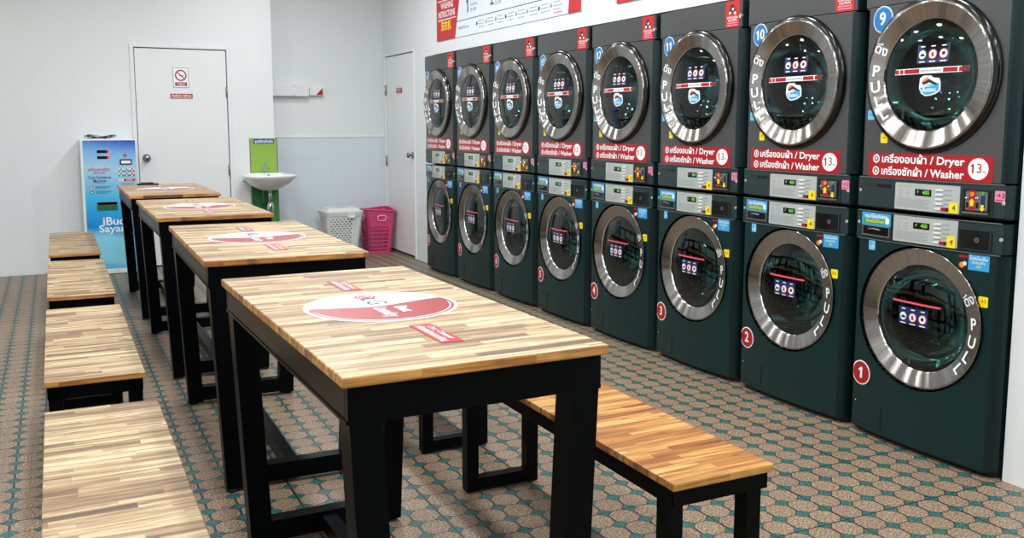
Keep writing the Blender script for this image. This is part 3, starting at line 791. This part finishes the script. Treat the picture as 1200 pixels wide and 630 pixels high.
def make_dryer():
    r = thing('dryer', '', 'dryer', group='dryers stacked on the washers')
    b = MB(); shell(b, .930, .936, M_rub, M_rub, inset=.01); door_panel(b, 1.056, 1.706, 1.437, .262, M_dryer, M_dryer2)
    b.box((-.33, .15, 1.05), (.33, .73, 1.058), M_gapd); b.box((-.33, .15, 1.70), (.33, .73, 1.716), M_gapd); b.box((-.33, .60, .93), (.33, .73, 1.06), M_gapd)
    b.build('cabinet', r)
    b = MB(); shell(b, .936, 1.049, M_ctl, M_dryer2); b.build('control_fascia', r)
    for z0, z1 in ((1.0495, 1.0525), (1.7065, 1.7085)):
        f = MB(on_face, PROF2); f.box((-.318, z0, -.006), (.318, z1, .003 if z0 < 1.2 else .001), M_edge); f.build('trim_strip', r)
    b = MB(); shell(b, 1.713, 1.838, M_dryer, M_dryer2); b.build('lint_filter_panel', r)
    b = MB(on_face, PROF2); b.rrect(-.28, 1.014, -.268, 1.026, 0, .001, M_dk, .005); b.text('LG', -.250, 1.020, .001, .018, M_dk, bold=.02); b.rrect(-.222, 1.014, -.148, 1.026, 0, .001, M_blackg, .002); b.build('maker_badge', r)
    b = MB(on_face, PROF2); control_plate(b, .937, 1.038); b.build('control_panel', r)
    b = MB(on_face, PROF2); b.rrect(.119, .940, .155, .977, .0035, .0045, M_yel, .003); b.text('4', .139, .958, .005, .028, M_dk); b.build('yellow_sticker', r)
    b = MB(on_face, PROF2); b.rrect(.168, .938, .284, 1.036, 0, .003, M_ctl, .006); b.rrect(.174, .944, .278, 1.030, .003, .004, M_blackg, .006)
    b.rrect(.186, .957, .268, 1.024, .004, .008, M_steel, .003); b.rrect(.176, .944, .274, .951, .004, .010, M_steel, .003)
    b.rrect(.201, .956, .222, 1.027, .008, .0095, M_red, .002); b.disc(.2115, 1.014, .008, .0095, .0105, M_orange, 16)
    b.prism([(.205, .972), (.218, .972), (.218, .985), (.223, .985), (.2115, .998), (.200, .985), (.205, .985)], .0095, .0105, M_yel)
    b.rrect(.244, .966, .258, 1.010, .008, .0095, M_navy, .002); b.disc(.251, 1.018, .007, .008, .0105, M_green, 16); b.prism([(.251, .954), (.261, .966), (.256, .966), (.256, .978), (.246, .978), (.246, .966), (.241, .966)], .0095, .0105, M_yel)
    for u in (.193, .231): b.lathe([(.0, .018), (.005, .017), (.005, .008)], M_chrome, 10, 'z', (u, 1.000, 0)); b.box((u - .004, .965, .008), (u + .004, .985, .009), M_blackg)
    b.build('coin_slot', r)
    b = MB(on_face, PROF2); b.rrect(.288, .992, .324, 1.030, 0, .0012, M_pinks, .004); b.text('→3', .306, 1.014, .0018, .024, M_dk); b.box((.293, .997, .0012), (.319, 1.000, .0018), M_red); b.build('pink_sticker', r)
    # red type plate
    b = MB(on_door, PROF); b.box((-.275, 1.0545, 0), (.275, 1.148, .0012), M_red, 16)
    for k, y in enumerate((1.125, 1.078)):
        b.ring(-.232, y, .012, .017, .0012, .0020, M_white, 24); b.prism([(-.239, y), (-.232, y + (.009 if k == 0 else -.009)), (-.225, y)], .0012, .0020, M_white)
        b.box((-.2345, y - .007, .0012), (-.2295, y + .007, .0020), M_white)
    b.text('เครื่องอบผ้า / Dryer', -.018, 1.124, .0020, .040, M_white, bold=.022, width=.372)
    b.text('เครื่องซักผ้า / Washer', -.018, 1.077, .0020, .040, M_white, bold=.022, width=.372)
    b.disc(.222, 1.102, .038, .0012, .0020, M_white, 32); number(b, '13', .214, 1.103, .0024, .048, M_red, 0.0); b.text('kg.', .246, 1.094, .0024, .012, M_dk)
    b.build('type_label', r)
    b = MB(on_face, PROF2); b.rrect(.220, 1.713, .311, 1.838, 0, .0012, M_redorange, .004)
    b.disc(.262, 1.812, .012, .0012, .002, M_dk, 14, ry=.008); b.prism([(.236, 1.788), (.256, 1.806), (.282, 1.796), (.292, 1.782), (.27, 1.786), (.25, 1.780)], .0012, .002, M_dk)
    b.disc(.250, 1.782, .007, .002, .0025, M_white, 12); b.disc(.282, 1.780, .007, .002, .0025, M_white, 12); b.disc(.268, 1.798, .006, .002, .0025, M_white, 12)
    b.text('ระวังความร้อน', .266, 1.760, .0018, .018, M_white, bold=.01, width=.07); b.text('CAUTION', .266, 1.746, .0018, .014, M_white, bold=.01, width=.055)
    for k in range(2): b.box((.232, 1.722 + .010 * k, .0012), (.300, 1.727 + .010 * k, .0018), M_pinks)
    b.build('warning_sticker', r)
    b = MB(on_door, PROF); b.rrect(-.290, 1.276, -.253, 1.314, 0, .001, M_lblue, .004); b.text('→2', -.272, 1.296, .0015, .016, M_navy); b.build('light_blue_sticker', r)
    b = MB(on_door, PROF); b.rrect(-.215, 1.186, -.179, 1.225, 0, .001, M_yel, .004); b.text('→1', -.197, 1.206, .0015, .016, M_dk); b.build('step_sticker', r)
    door_assembly(r, 1.437, -.016, True)
    b = MB(on_face, PROF2); b.disc(.322, 1.766, .008, 0, .004, M_steel, 14); b.prism([(.314, 1.757), (.322, 1.752), (.325, 1.768), (.318, 1.770)], .004, .008, M_btn); b.build('panel_lock', r)
    for u, v in ((.320, .988), (-.313, .997)):
        q = MB(on_face, PROF2); q.disc(u, v, .006, 0, .002, M_btn, 12); q.ring(u, v, .002, .004, .002, .0025, M_steel, 10); q.build('screw', r)
    return r

XM, YM0, PITCH = 2.900, 2.4324, 0.70
W0 = make_washer(); D0 = make_dryer()
PLACE = {0: 'nearest of the row', 7: 'farthest of the row', }
for k in range(8):
    loc = (XM, YM0 + PITCH * k, 0); n = k + 1
    wl = 'dark green front-loading washer with a round red badge numbered %d' % n + (', ' + PLACE[k] if k in PLACE else ', between washers %d and %d' % (n - 1, n + 1))
    dl = 'graphite dryer with a round blue badge numbered %d stacked on washer %d' % (n + 8, n)
    if k == 0:
        wm, dm = W0, D0
        for o, l in ((wm, wl), (dm, dl)): o.location = loc; o.rotation_euler = (0, 0, -pi / 2); o['label'] = l
    else:
        wm = dup(W0, loc, -pi / 2, wl); dm = dup(D0, loc, -pi / 2, dl)
    wm['_k'] = k; dm['_k'] = k
for o in [o for o in COL.objects if '_k' in o]:
    k = o['_k']; del o['_k']
    b = MB(on_door, PROF)
    if o.name.startswith('washer'):
        b.disc(-.262, .254, .050, 0, .0012, M_white, 40, ry=.050); b.disc(-.262, .254, .045, .0012, .002, M_red, 40, ry=.045)
        number(b, str(k + 1), -.262, .254, .0024, .066, M_white); b.build('number_badge', o, label='round red badge with white number %d' % (k + 1))
    else:
        b.disc(-.232, 1.661, .051, 0, .0012, M_white, 40); b.disc(-.232, 1.661, .048, .0012, .002, M_sky, 40); b.disc(-.232, 1.661, .044, .002, .0024, M_blue, 40)
        number(b, str(k + 9), -.232, 1.661, .0028, .068 if k == 0 else .062, M_white); b.build('number_badge', o, label='round blue badge with white number %d' % (k + 9))

# ------------------------------------------------------------------ tables
TW, TL, TZ = .5619, 1.20, .8095
def slab(b, w, l, z0, z1, m, r=.003):
    b.bbox((-w / 2, -l / 2, z0), (w / 2, l / 2, z1), m, r); k = b.mi(M_woodw)
    for i, f in enumerate(b.f):
        if sum(b.v[q][2] for q in f) / len(f) < z1 - .0015: b.m[i] = k      # warm oiled side grain, without the sheen painted into pale tops
def make_table():
    t = thing('high_table', '', 'table', group='high tables in the middle row')
    b = MB(); slab(b, TW, TL, TZ - .021, TZ, M_wood); b.build('tabletop', t)
    w, l = TW / 2, TL / 2
    zt = TZ - .021; b = MB(); lw = .064
    x = w - .012
    for s in (-1, 1):
        b.box((s * x, -l + .015, zt - .072), (s * (x - .028), l - .015, zt), M_black)
        b.box((s * (x + .003), -l + .015, zt - .072), (s * (x - .03), l - .015, zt - .066), M_black)
        b.box((-x, s * (l - .012), zt - .072), (x, s * (l - .042), zt), M_black)
    b.build('apron', t)
    for sx in (-1, 1):
        for sy in (-1, 1):
            b = MB(); xt, xb = w - .012, w - .047
            y0, y1 = l - .014, l - .014 - lw
            vs = [(sx * xb, sy * y0, .012), (sx * (xb - lw), sy * y0, .012), (sx * (xb - lw), sy * y1, .012), (sx * xb, sy * y1, .012),
                  (sx * xt, sy * y0, zt - .001), (sx * (xt - lw), sy * y0, zt - .001), (sx * (xt - lw), sy * y1, zt - .001), (sx * xt, sy * y1, zt - .001)]
            b.add(vs, [(0, 1, 2, 3), (4, 5, 6, 7), (0, 1, 5, 4), (1, 2, 6, 5), (2, 3, 7, 6), (3, 0, 4, 7)], M_black)
            lg = b.build('leg', t)
            b = MB(); b.lathe([(.0, 0), (.020, 0), (.024, .004), (.024, .009), (.012, .012), (.0, .012)], M_rub, 20, 'z', (sx * (xb - .022), sy * (l - .036), 0)); b.build('foot', lg)
    for sy in (-1, 1):
        MB().box((-w + .10, sy * (l - .020), .016), (w - .10, sy * (l - .072), .078), M_black).build('cross_rail', t)
    MB().box((-.022, -l + .07, .022), (.022, l - .07, .070), M_black).build('stretcher', t)
    # round decal: text reads towards the near end, its top to the right
    f = lambda x, y, z: (y, -x, TZ + .0004 + z)
    b = MB(f); R = .190
    b.disc(0, 0, R, 0, .0006, M_decw, 72)
    def bound(y): return -.045 + .050 * math.exp(-((y + .02) / .13) ** 2)
    def seg(r, z0, z1, m, off=0.0):
        pts = []
        ys = [r * .999 * (-1 + 2 * i / 40) for i in range(41)]
        ok = [y for y in ys if math.sqrt(max(r * r - y * y, 0)) > bound(y) + off]
        left = [(bound(y) + off, y) for y in ok]; right = [(math.sqrt(r * r - y * y), y) for y in ok]
        b.prism(left + right[::-1], z0, z1, m)
    # red half as strips so the polygon stays convex enough
    def half(r0, r1, z0, z1, m):
        n = 44
        for i in range(n):
            ya, yb = -r1 + 2 * r1 * i / n, -r1 + 2 * r1 * (i + 1) / n
            xa1, xb1 = math.sqrt(max(r1 * r1 - ya * ya, 0)), math.sqrt(max(r1 * r1 - yb * yb, 0))
            xa0, xb0 = max(bound(ya), -xa1), max(bound(yb), -xb1)
            if r0 > 0:
                ia = math.sqrt(max(r0 * r0 - ya * ya, 0)) if abs(ya) < r0 else -9; ib = math.sqrt(max(r0 * r0 - yb * yb, 0)) if abs(yb) < r0 else -9
                xa0, xb0 = max(xa0, ia), max(xb0, ib)
            if xa1 - xa0 < 1e-4 and xb1 - xb0 < 1e-4: continue
            b.prism([(xa0, ya), (xa1, ya), (xb1, yb), (xb0, yb)], z0, z1, m)
    half(0, .181, .0006, .0009, M_faded)
    half(.170, .174, .0009, .0011, M_decw)
    b.disc(-.128, 0, .028, .0006, .001, M_faded, 32); b.ring(-.128, 0, .018, .021, .001, .0013, M_decw, 24, 20, 330); b.box((-.130, -.012, .001), (-.126, .012, .0013), M_decw); b.disc(-.137, .008, .003, .001, .0013, M_decw, 10)
    b.text('LG', -.062, 0, .0009, .074, M_decgry, bold=.01)
    b.text('Best', .062, .036, .0013, .044, M_decw, bold=.03, width=.070); b.text('Laundry', .080, -.014, .0013, .048, M_decw, bold=.03, width=.120)
    b.disc(.172, -.03, .004, .0009, .0014, M_decw, 8) if False else None
    b.build('round_decal', t)
    for nm, x0, x1 in (('near', .247, .437), ('far', -.413, -.240)):
        b = MB(f); b.rrect(x0, -.022, x1, .030, 0, .0006, M_decred if nm == 'near' else M_faded, .002)
        c = (x0 + x1) / 2
        b.text('Our Cleaner', c, .017, .0009, .020, M_decw, bold=.02, width=(x1 - x0) * .72); b.text('เครื่องซักผ้าหยอดเหรียญ', c, -.006, .0009, .024, M_decw, bold=.02, width=(x1 - x0) * .85)
        b.build('strip_decal', t, label='red strip decal with white lettering at the %s side of the round decal' % nm)
    return t
T0 = make_table()
tabs = [(.7084, 2.179, .0171), (.7134, 3.7598, -.0129), (.7069, 5.3594, .0028), (.6926, 6.9464, .0017)]
tl = ['high table with a slatted wood top and black steel legs, nearest to the camera', 'high wood-topped table directly behind the nearest one, second in the row',
      'high wood-topped table third in the row, between the second table and the farthest', 'high wood-topped table farthest away, a small black object on its far edge']
for i, (x, y, a) in enumerate(tabs):
    if i == 0: T0.location = (x, y, 0); T0.rotation_euler = (0, 0, a); T0['label'] = tl[0]
    else: dup(T0, (x, y, 0), a, tl[i])

# ------------------------------------------------------------------ benches
def make_bench(w, l, zt, m, group, sh=0.0):
    t = thing('bench', '', 'bench', group=group)
    b = MB(); slab(b, w, l, zt - .020, zt, m); b.build('seat', t)
    hw, hl = w / 2 - .008, l / 2 - .012; ztop = zt - .020; lw = .045
    b = MB()
    for s in (-1, 1):
        b.box((s * hw, -hl, ztop - .042), (s * (hw - .03), hl, ztop), M_black); b.box((-hw, s * hl, ztop - .042), (hw, s * (hl - .03), ztop), M_black)
    b.build('apron', t)
    for sy in (-1, 1):
        for sx in (-1, 1):
            b = MB(); b.box((sx * (hw - .002) + sh, sy * (hl - .002), .006), (sx * (hw - lw) + sh, sy * (hl - lw), ztop - .001), M_black); lg = b.build('leg', t)
            MB().lathe([(.0, 0), (.014, 0), (.016, .003), (.010, .006), (0, .006)], M_rub, 14, 'z', (sx * (hw - .022) + sh, sy * (hl - .022), 0)).build('foot', lg)
        MB().box((-(hw - lw) + sh, sy * (hl - .004), .008), ((hw - lw) + sh, sy * (hl - lw), .050), M_black).build('floor_rail', t)
    return t
BR = make_bench(.292, 1.22, .452, M_woodw, 'benches on the machine side of the tables', -.015)
rl = ['honey-coloured wooden bench with black legs, at the right of the nearest table', 'bench behind the nearest right-hand bench, only its black frame showing under the nearest table',
      'bench on the machine side of the third table, hidden behind the table tops', 'bench on the machine side of the farthest table, hidden behind the table tops']
for i, y in enumerate((2.255, 3.83, 5.43, 7.02)):
    loc = (1.360, y, 0)
    if i == 0: BR.location = loc; BR['label'] = rl[0]
    else: dup(BR, loc, 0, rl[i])
BL = make_bench(.300, 1.30, .450, M_wood, 'benches on the left of the tables')
ll = ['pale wooden bench at the bottom left of the picture, nearest on the left side', 'pale wooden bench second from the camera on the left side, its black front legs showing',
      'pale wooden bench third from the camera on the left side', 'pale wooden bench farthest away on the left, in front of the blue coin machine']
for i, (x, y) in enumerate(((.087, 2.215), (.082, 3.855), (.083, 5.475), (.086, 7.085))):
    if i == 0: BL.location = (x, y, 0); BL['label'] = ll[0]
    else: dup(BL, (x, y, 0), 0, ll[i])

# small black object on the farthest table
p = MB(); p.bbox((-.045, -.075, 0), (.045, .075, .012), M_blackg, .003); p.bbox((-.03, -.04, .011), (.03, .05, .018), M_rub, .002)
tag(p.build('card_holder', None, (.62, 7.46, TZ + .0002)), 'small flat black holder lying on the far edge of the farthest table', 'holder').rotation_euler = (0, 0, 1.45)

# ------------------------------------------------------------------ coin exchange machine
K = thing('coin_exchange_machine', 'tall blue and white coin exchange machine standing against the back wall beside the door', 'coin machine', (.405, 8.50, 0))
b = MB(); b.bbox((-.212, 0, .0), (.218, .245, 1.135), M_kiosk, .006); b.build('cabinet', K)
b = MB(face_y(0)); b.rrect(-.190, .045, .214, 1.128, 0, .004, M_kface, .004); kf = b.build('front_panel', K)
b = MB(face_y(-.004))
z = 0
for zz in (1.035, .985):
    b.rrect(-.085, zz - .012, -.005, zz + .012, 0, .001, M_blackg, .002); b.rrect(-.005, zz - .012, .012, zz + .012, 0, .0012, M_redled, .002)
b.build('coin_display', K)
b = MB(face_y(-.004)); b.disc(.13, 1.0, .014, 0, .001, M_signred, 20); b.text('1', .13, 1.0, .0015, .018, M_white)
b.rrect(.088, .925, .182, .970, 0, .006, M_navy, .006); b.rrect(.098, .934, .172, .958, .006, .010, M_white, .006); b.build('note_slot', K)
b = MB(face_y(-.004))
b.text('เครื่องแลกเหรียญ', -.075, .885, .001, .036, M_signred, bold=.01, width=.17); b.text('อัตโนมัติ', -.075, .858, .001, .026, M_signred, bold=.01)
b.text('Coin Exchange', -.075, .820, .001, .036, M_signdk, bold=.02, width=.175); b.text('Machine', -.075, .790, .001, .036, M_signdk, bold=.02, width=.10); b.box((-.11, .768, 0), (-.035, .772, .001), M_signred)
for k, zz in enumerate((.735, .695)):
    b.disc(-.14, zz, .013, 0, .001, M_signred if k == 0 else M_dk, 18); b.disc(-.14, zz, .007, .001, .0015, M_white, 12)
    for q in range(3): b.box((-.11, zz + .010 - .009 * q, 0), (.01 - .03 * (q == 2), zz + .013 - .009 * q, .001), M_signdk)
b.build('front_lettering', K)
b = MB(face_y(-.004))
for k, (m1, m2) in enumerate(((M_green, M_btn), (M_blue, M_btn), (M_redorange, M_btn))):
    x0 = .075 + .043 * k
    for q in range(4): b.rrect(x0, .825 + .018 * q, x0 + .038, .840 + .018 * q, 0, .001, m1 if q % 2 == 0 else m2, .002); b.disc(x0 + .019, .832 + .018 * q, .006, .001, .0015, M_signdk if q % 2 else M_white, 10)
b.rrect(.075, .785, .110, .805, 0, .001, M_white, .001); b.text('EZ', .092, .795, .0015, .018, M_dk); b.rrect(.112, .785, .200, .805, 0, .001, M_signred, .001); b.text('WASH', .156, .795, .0015, .018, M_white, bold=.02)
for q in range(2): b.box((.09, .765 - .012 * q, 0), (.19, .769 - .012 * q, .001), M_grey)
b.build('rate_chart', K)
b = MB(face_y(-.004)); b.rrect(-.105, .545, .055, .615, 0, .006, M_steel, .004); b.rrect(-.098, .552, .048, .585, .006, .0075, M_lgrn, .002); b.rrect(-.098, .590, .048, .610, .006, .0075, M_blackg, .002); b.disc(.085, .595, .012, 0, .004, M_dk, 16); b.build('coin_tray', K)
b = MB(face_y(-.004)); b.text('iBuq', .02, .448, .001, .095, M_white, bold=.02, width=.17); b.text('Sayang', .03, .385, .001, .085, M_white, bold=.02, width=.26); b.build('name_lettering', K)
b = MB(); b.bbox((-.190, -.012, .004), (.216, .0, .044), M_kiosk, .004); b.build('kick_plate', K)
b = MB(); pts = []
for k in range(56):
    a = k * .42; pts.append((-.05 + .11 * cos(a) * (1 + .15 * sin(k * .31)), .10 + .05 * sin(a), .006 + .012 * (1 + sin(k * .9)) + k * .0002))
b.tube(pts, .0028, M_rub, 6)
tag(b.build('cable_coil', None, (.405, 8.50, 1.135)), 'thin black cable coiled loosely on top of the coin exchange machine', 'cable')

# ------------------------------------------------------------------ sink and green board
bd = MB(face_y(8.749)); bd.box((1.618, 0.02, 0), (1.86, 1.135, .006), M_olive); bd.box((1.622, .02, .006), (1.856, .76, .0066), M_lgrn)
bd.prism([(1.622, .30), (1.72, .44), (1.80, .60), (1.856, .66), (1.856, .40), (1.78, .22), (1.70, .10), (1.622, .08)], .0066, .0070, M_green)
bd.rrect(1.648, 1.085, 1.835, 1.128, .006, .0075, M_kioskblue, .006); bd.text('จุดบริการล้างมือ', 1.742, 1.105, .008, .036, M_white, bold=.02, width=.165)
bd.box((1.612, 0.02, 0), (1.619, 1.137, .008), M_steel); bd.box((1.859, 0.02, 0), (1.866, 1.137, .008), M_steel)
tag(bd.build('backing_board'), 'tall green board with a navy header behind the wash basin', 'board')

SK = thing('wash_basin', 'white porcelain wall basin with a small chrome tap in front of the green board', 'sink', (1.742, 8.7404, .80))
def basin_ring(sx, sy, z, yo, n=40):
    out = []
    for i in range(n):
        a = 2 * pi * i / n; c, s_ = cos(a), sin(a)
        ex = math.copysign(abs(c) ** .8, c); ey = math.copysign(abs(s_) ** .8, s_)
        y = yo + sy * ey
        out.append((sx * ex, min(y, 0.0), z))
    return out
rings = [basin_ring(.060, .06, -.135, -.16), basin_ring(.11, .09, -.118, -.17), basin_ring(.185, .155, -.07, -.185), basin_ring(.232, .195, -.022, -.195), basin_ring(.243, .203, -.006, -.198), basin_ring(.243, .203, .006, -.198),
         basin_ring(.232, .192, .012, -.198), basin_ring(.205, .160, .004, -.205), basin_ring(.18, .135, -.03, -.21), basin_ring(.12, .09, -.08, -.21), basin_ring(.03, .03, -.10, -.21)]
b = MB(); vs = [p for r_ in rings for p in r_]; n = 40; fs = []
for k in range(len(rings) - 1):
    for i in range(n): fs.append((k * n + i, k * n + (i + 1) % n, (k + 1) * n + (i + 1) % n, (k + 1) * n + i))
fs.append(tuple(range(n))[::-1]); fs.append(tuple(range((len(rings) - 1) * n, len(rings) * n)))
b.add(vs, fs, M_porc, True); b.bbox((-.16, -.06, -.02), (.16, 0, .018), M_porc, .008); b.build('basin', SK)
MB().bbox((-.200, -.06, -.05), (-.150, .0094, -.012), M_kiosk, .003).build('wall_bracket', SK)
b = MB(); b.lathe([(.020, .018), (.020, .024), (.012, .028), (.011, .065), (.015, .070), (.015, .088), (.0, .092)], M_chrome, 20, 'z', (-.01, -.035, 0))
b.tube([(-.01, -.035, .055), (-.01, -.07, .060), (-.01, -.105, .060), (-.01, -.112, .045)], .008, M_chrome, 10); b.tube([(-.01, -.035, .088), (-.01, -.05, .104), (-.01, -.075, .108)], .005, M_chrome, 8); b.build('tap', SK)
b = MB(); b.tube([(.01, -.16, -.13), (.01, -.16, -.24)], .015, M_chrome, 14)
b.lathe([(.0, -.345), (.024, -.345), (.030, -.33), (.030, -.265), (.022, -.25), (.015, -.24)], M_chrome, 18, 'z', (.01, -.16, 0))
b.tube([(.01, -.135, -.27), (.01, -.06, -.27), (.01, -.012, -.27)], .013, M_chrome, 12); b.build('bottle_trap', SK)
b = MB(); b.tube([(-.01, -.035, -.02), (-.03, -.04, -.14), (-.035, -.03, -.24), (-.03, -.012, -.28)], .006, M_steel, 8); b.build('supply_hose', SK)
b = MB(); b.lathe([(0, 0), (.010, 0), (.010, -.002), (0, -.002)], M_dk, 14, 'y', (.02, -.066, -.004)); b.build('overflow_hole', SK)

# ------------------------------------------------------------------ laundry baskets
def shellpts(w0, d0, w1, d1, h, r, nu, nv, curve=0.0):
    """rounded-rectangle loop loft; returns grid[nv+1][nu]"""
    def loop(w, d, z):
        segs = []; rr = r
        corners = [(w - rr, d - rr, 0), (-w + rr, d - rr, 90), (-w + rr, -d + rr, 180), (w - rr, -d + rr, 270)]
        dense = []
        for ci, (cx_, cy_, a0) in enumerate(corners):
            for k in range(9):
                a = radians(a0 + 90 * k / 8); dense.append(Vector((cx_ + rr * cos(a), cy_ + rr * sin(a), z)))
        dense.append(dense[0].copy())
        L = [0]
        for i in range(1, len(dense)): L.append(L[-1] + (dense[i] - dense[i - 1]).length)
        out = []; j = 0
        for i in range(nu):
            t = L[-1] * i / nu
            while L[j + 1] < t: j += 1
            f_ = (t - L[j]) / max(L[j + 1] - L[j], 1e-9); out.append(tuple(dense[j].lerp(dense[j + 1], f_)))
        return out
    g = []
    for k in range(nv + 1):
        t = k / nv; s_ = t + curve * sin(pi * t)
        g.append(loop(w0 + (w1 - w0) * s_, d0 + (d1 - d0) * s_, h * t))
    return g
def lattice(grid, hole, m, thick=.004):
    nu = len(grid[0]); vs = [p for r_ in grid for p in r_]; fs = []
    for k in range(len(grid) - 1):
        for i in range(nu):
            if hole(i, k): continue
            fs.append((k * nu + i, k * nu + (i + 1) % nu, (k + 1) * nu + (i + 1) % nu, (k + 1) * nu + i))
    return vs, fs
def solid(o, t):
    md = o.modifiers.new('thickness', 'SOLIDIFY'); md.thickness = t; md.offset = -1
H = thing('laundry_hamper', 'white lidded plastic laundry hamper with lattice sides, left of the pink basket', 'hamper', (2.462, 8.78, 0))
g = shellpts(.135, .115, .180, .155, .40, .04, 136, 36)
vs, fs = lattice(g, lambda i, k: 3 < k < 33 and ((i % 4 == 0 and k % 4 == 0) or (i % 4 == 2 and k % 4 == 2) or (i % 4 == 1 and k % 4 == 0) or (i % 4 == 3 and k % 4 == 2)) and (i % 34) in range(5, 30), M_plw)
b = MB(); b.add(vs, fs, M_plw, False); nu = 136; b.add(g[0], [tuple(range(nu))], M_plw); o = b.build('basket_body', H); solid(o, .004)
b = MB()
gr = shellpts(.184, .160, .190, .168, .035, .045, 60, 1); off = [(x, y, z + .392) for r_ in gr for x, y, z in r_]
b.add(off, [(i, (i + 1) % 60, 60 + (i + 1) % 60, 60 + i) for i in range(60)], M_plw)
b.prism([(x, y) for x, y, z in gr[1]], .425, .437, M_plw)
g2 = shellpts(.170, .140, .150, .12, .03, .04, 60, 1)
b.add([(x, y, z + .437) for r_ in g2 for x, y, z in r_], [(i, (i + 1) % 60, 60 + (i + 1) % 60, 60 + i) for i in range(60)] + [tuple(range(60, 120))], M_plw, False)
b.rrect(-.05, -.015, .05, .02, .467, .4685, M_lgrey, .008)
b.build('lid', H)
b = MB(); b.bbox((-.04 + .06, -.178, .385), (.04 + .06, -.160, .440), M_plw, .006); b.bbox((-.03 + .06, -.181, .375), (.03 + .06, -.172, .395), M_white, .004); b.build('latch', H)

PB = thing('laundry_basket', 'open pink plastic laundry basket in the corner by the far door', 'basket', (2.852, 8.86, 0))
g = shellpts(.112, .125, .148, .158, .42, .045, 120, 32)
def phole(i, k):
    side = i % 30
    return (2 <= k < 20 and k % 3 and i % 3 and 4 <= side <= 26) or (k in (25, 26, 27) and 12 <= side <= 17)
vs, fs = lattice(g, phole, M_plp)
b = MB(); b.add(vs, fs, M_plp, False); b.add(g[0], [tuple(range(120))], M_plp); o = b.build('basket_body', PB); solid(o, .004)
top = g[-1]; n = 120
b = MB(); rim = [(x * 1.02, y * 1.02, .418 + .022 * (abs(x) / .15) ** 2 * 0 + .018 * (1 if False else cos(2 * pi * i / 120 * 2) * .5 + .5)) for i, (x, y, z) in enumerate(top)]
b.tube(rim, .008, M_plp, 8, closed=True)
inner = [(x, y, .405) for x, y, z in top]
b.add(inner + rim, [(i, (i + 1) % n, n + (i + 1) % n, n + i) for i in range(n)], M_plp); b.build('rim', PB)
for (cx_, cy_, ang) in ((0, -.158, 0), (-.148, 0, pi / 2)):
    b = MB(); pts = []
    for k in range(24):
        a = 2 * pi * k / 24; x = .042 * math.copysign(abs(cos(a)) ** .6, cos(a)); zz = .350 + .026 * math.copysign(abs(sin(a)) ** .6, sin(a))
        x2, y2 = (x, 0) if ang == 0 else (0, x)
        pts.append((cx_ + x2, cy_ + y2, zz))
    b.tube(pts, .0055, M_ppale, 8, closed=True); b.build('handle', PB, label='pale pink oval handle')

# ------------------------------------------------------------------ lights
def downlight(x, y, power):
    t = thing('ceiling_light', 'round white downlight on the ceiling', 'light', (x, y, ZC), 0, 'ceiling downlights')
    b = MB(); b.lathe([(0, 0), (.12, 0), (.125, -.01), (.115, -.03), (.10, -.034), (.095, -.02), (0, -.02)], M_door, 32, 'z'); b.build('housing', t)
    ld = bpy.data.lights.new('lamp', 'AREA'); ld.shape = 'DISK'; ld.size = .18; ld.energy = power; ld.color = (0.96, 0.99, 1.0)
    lo = bpy.data.objects.new('lamp', ld); COL.objects.link(lo); lo.location = (0, 0, -.036); lo.parent = t
for i in range(9): downlight(1.80, -1.9 + 1.17 * i, 20)
for i in range(8): downlight(0.40, -1.6 + 1.2 * i, 13.5)
for i in range(8): downlight(-1.10, -1.9 + 1.2 * i, 13.5)
wd = bpy.data.worlds.new('World'); S.world = wd; wd.use_nodes = True
wd.node_tree.nodes['Background'].inputs[0].default_value = lin((60, 70, 90)); wd.node_tree.nodes['Background'].inputs[1].default_value = 0.4

# ------------------------------------------------------------------ camera
cam = bpy.data.cameras.new('camera'); co = bpy.data.objects.new('camera', cam); COL.objects.link(co)
F, CY, YAW, PITCHC, ROLL, HC = 1088.72, 279.145, .4565, .1211, .0003, 1.2545
cam.sensor_fit = 'HORIZONTAL'; cam.sensor_width = 36.0; cam.lens = F / 1200 * 36.0
cam.shift_y = (CY - 315.0) / 1200.0; cam.clip_start = .05; cam.clip_end = 60
fwd = Vector((sin(YAW) * cos(PITCHC), cos(YAW) * cos(PITCHC), -sin(PITCHC))); right = Vector((cos(YAW), -sin(YAW), 0)); up = right.cross(fwd)
r2 = right * cos(ROLL) + up * sin(ROLL); u2 = -right * sin(ROLL) + up * cos(ROLL)
Mx = Matrix((r2, u2, -fwd)).transposed().to_4x4(); Mx.translation = Vector((0, 0, HC)); co.matrix_world = Mx
S.camera = co
S.view_settings.view_transform = 'Standard'; S.view_settings.look = 'None'; S.view_settings.exposure = 0.0; S.view_settings.gamma = 1.0
S.view_settings.use_curve_mapping = False
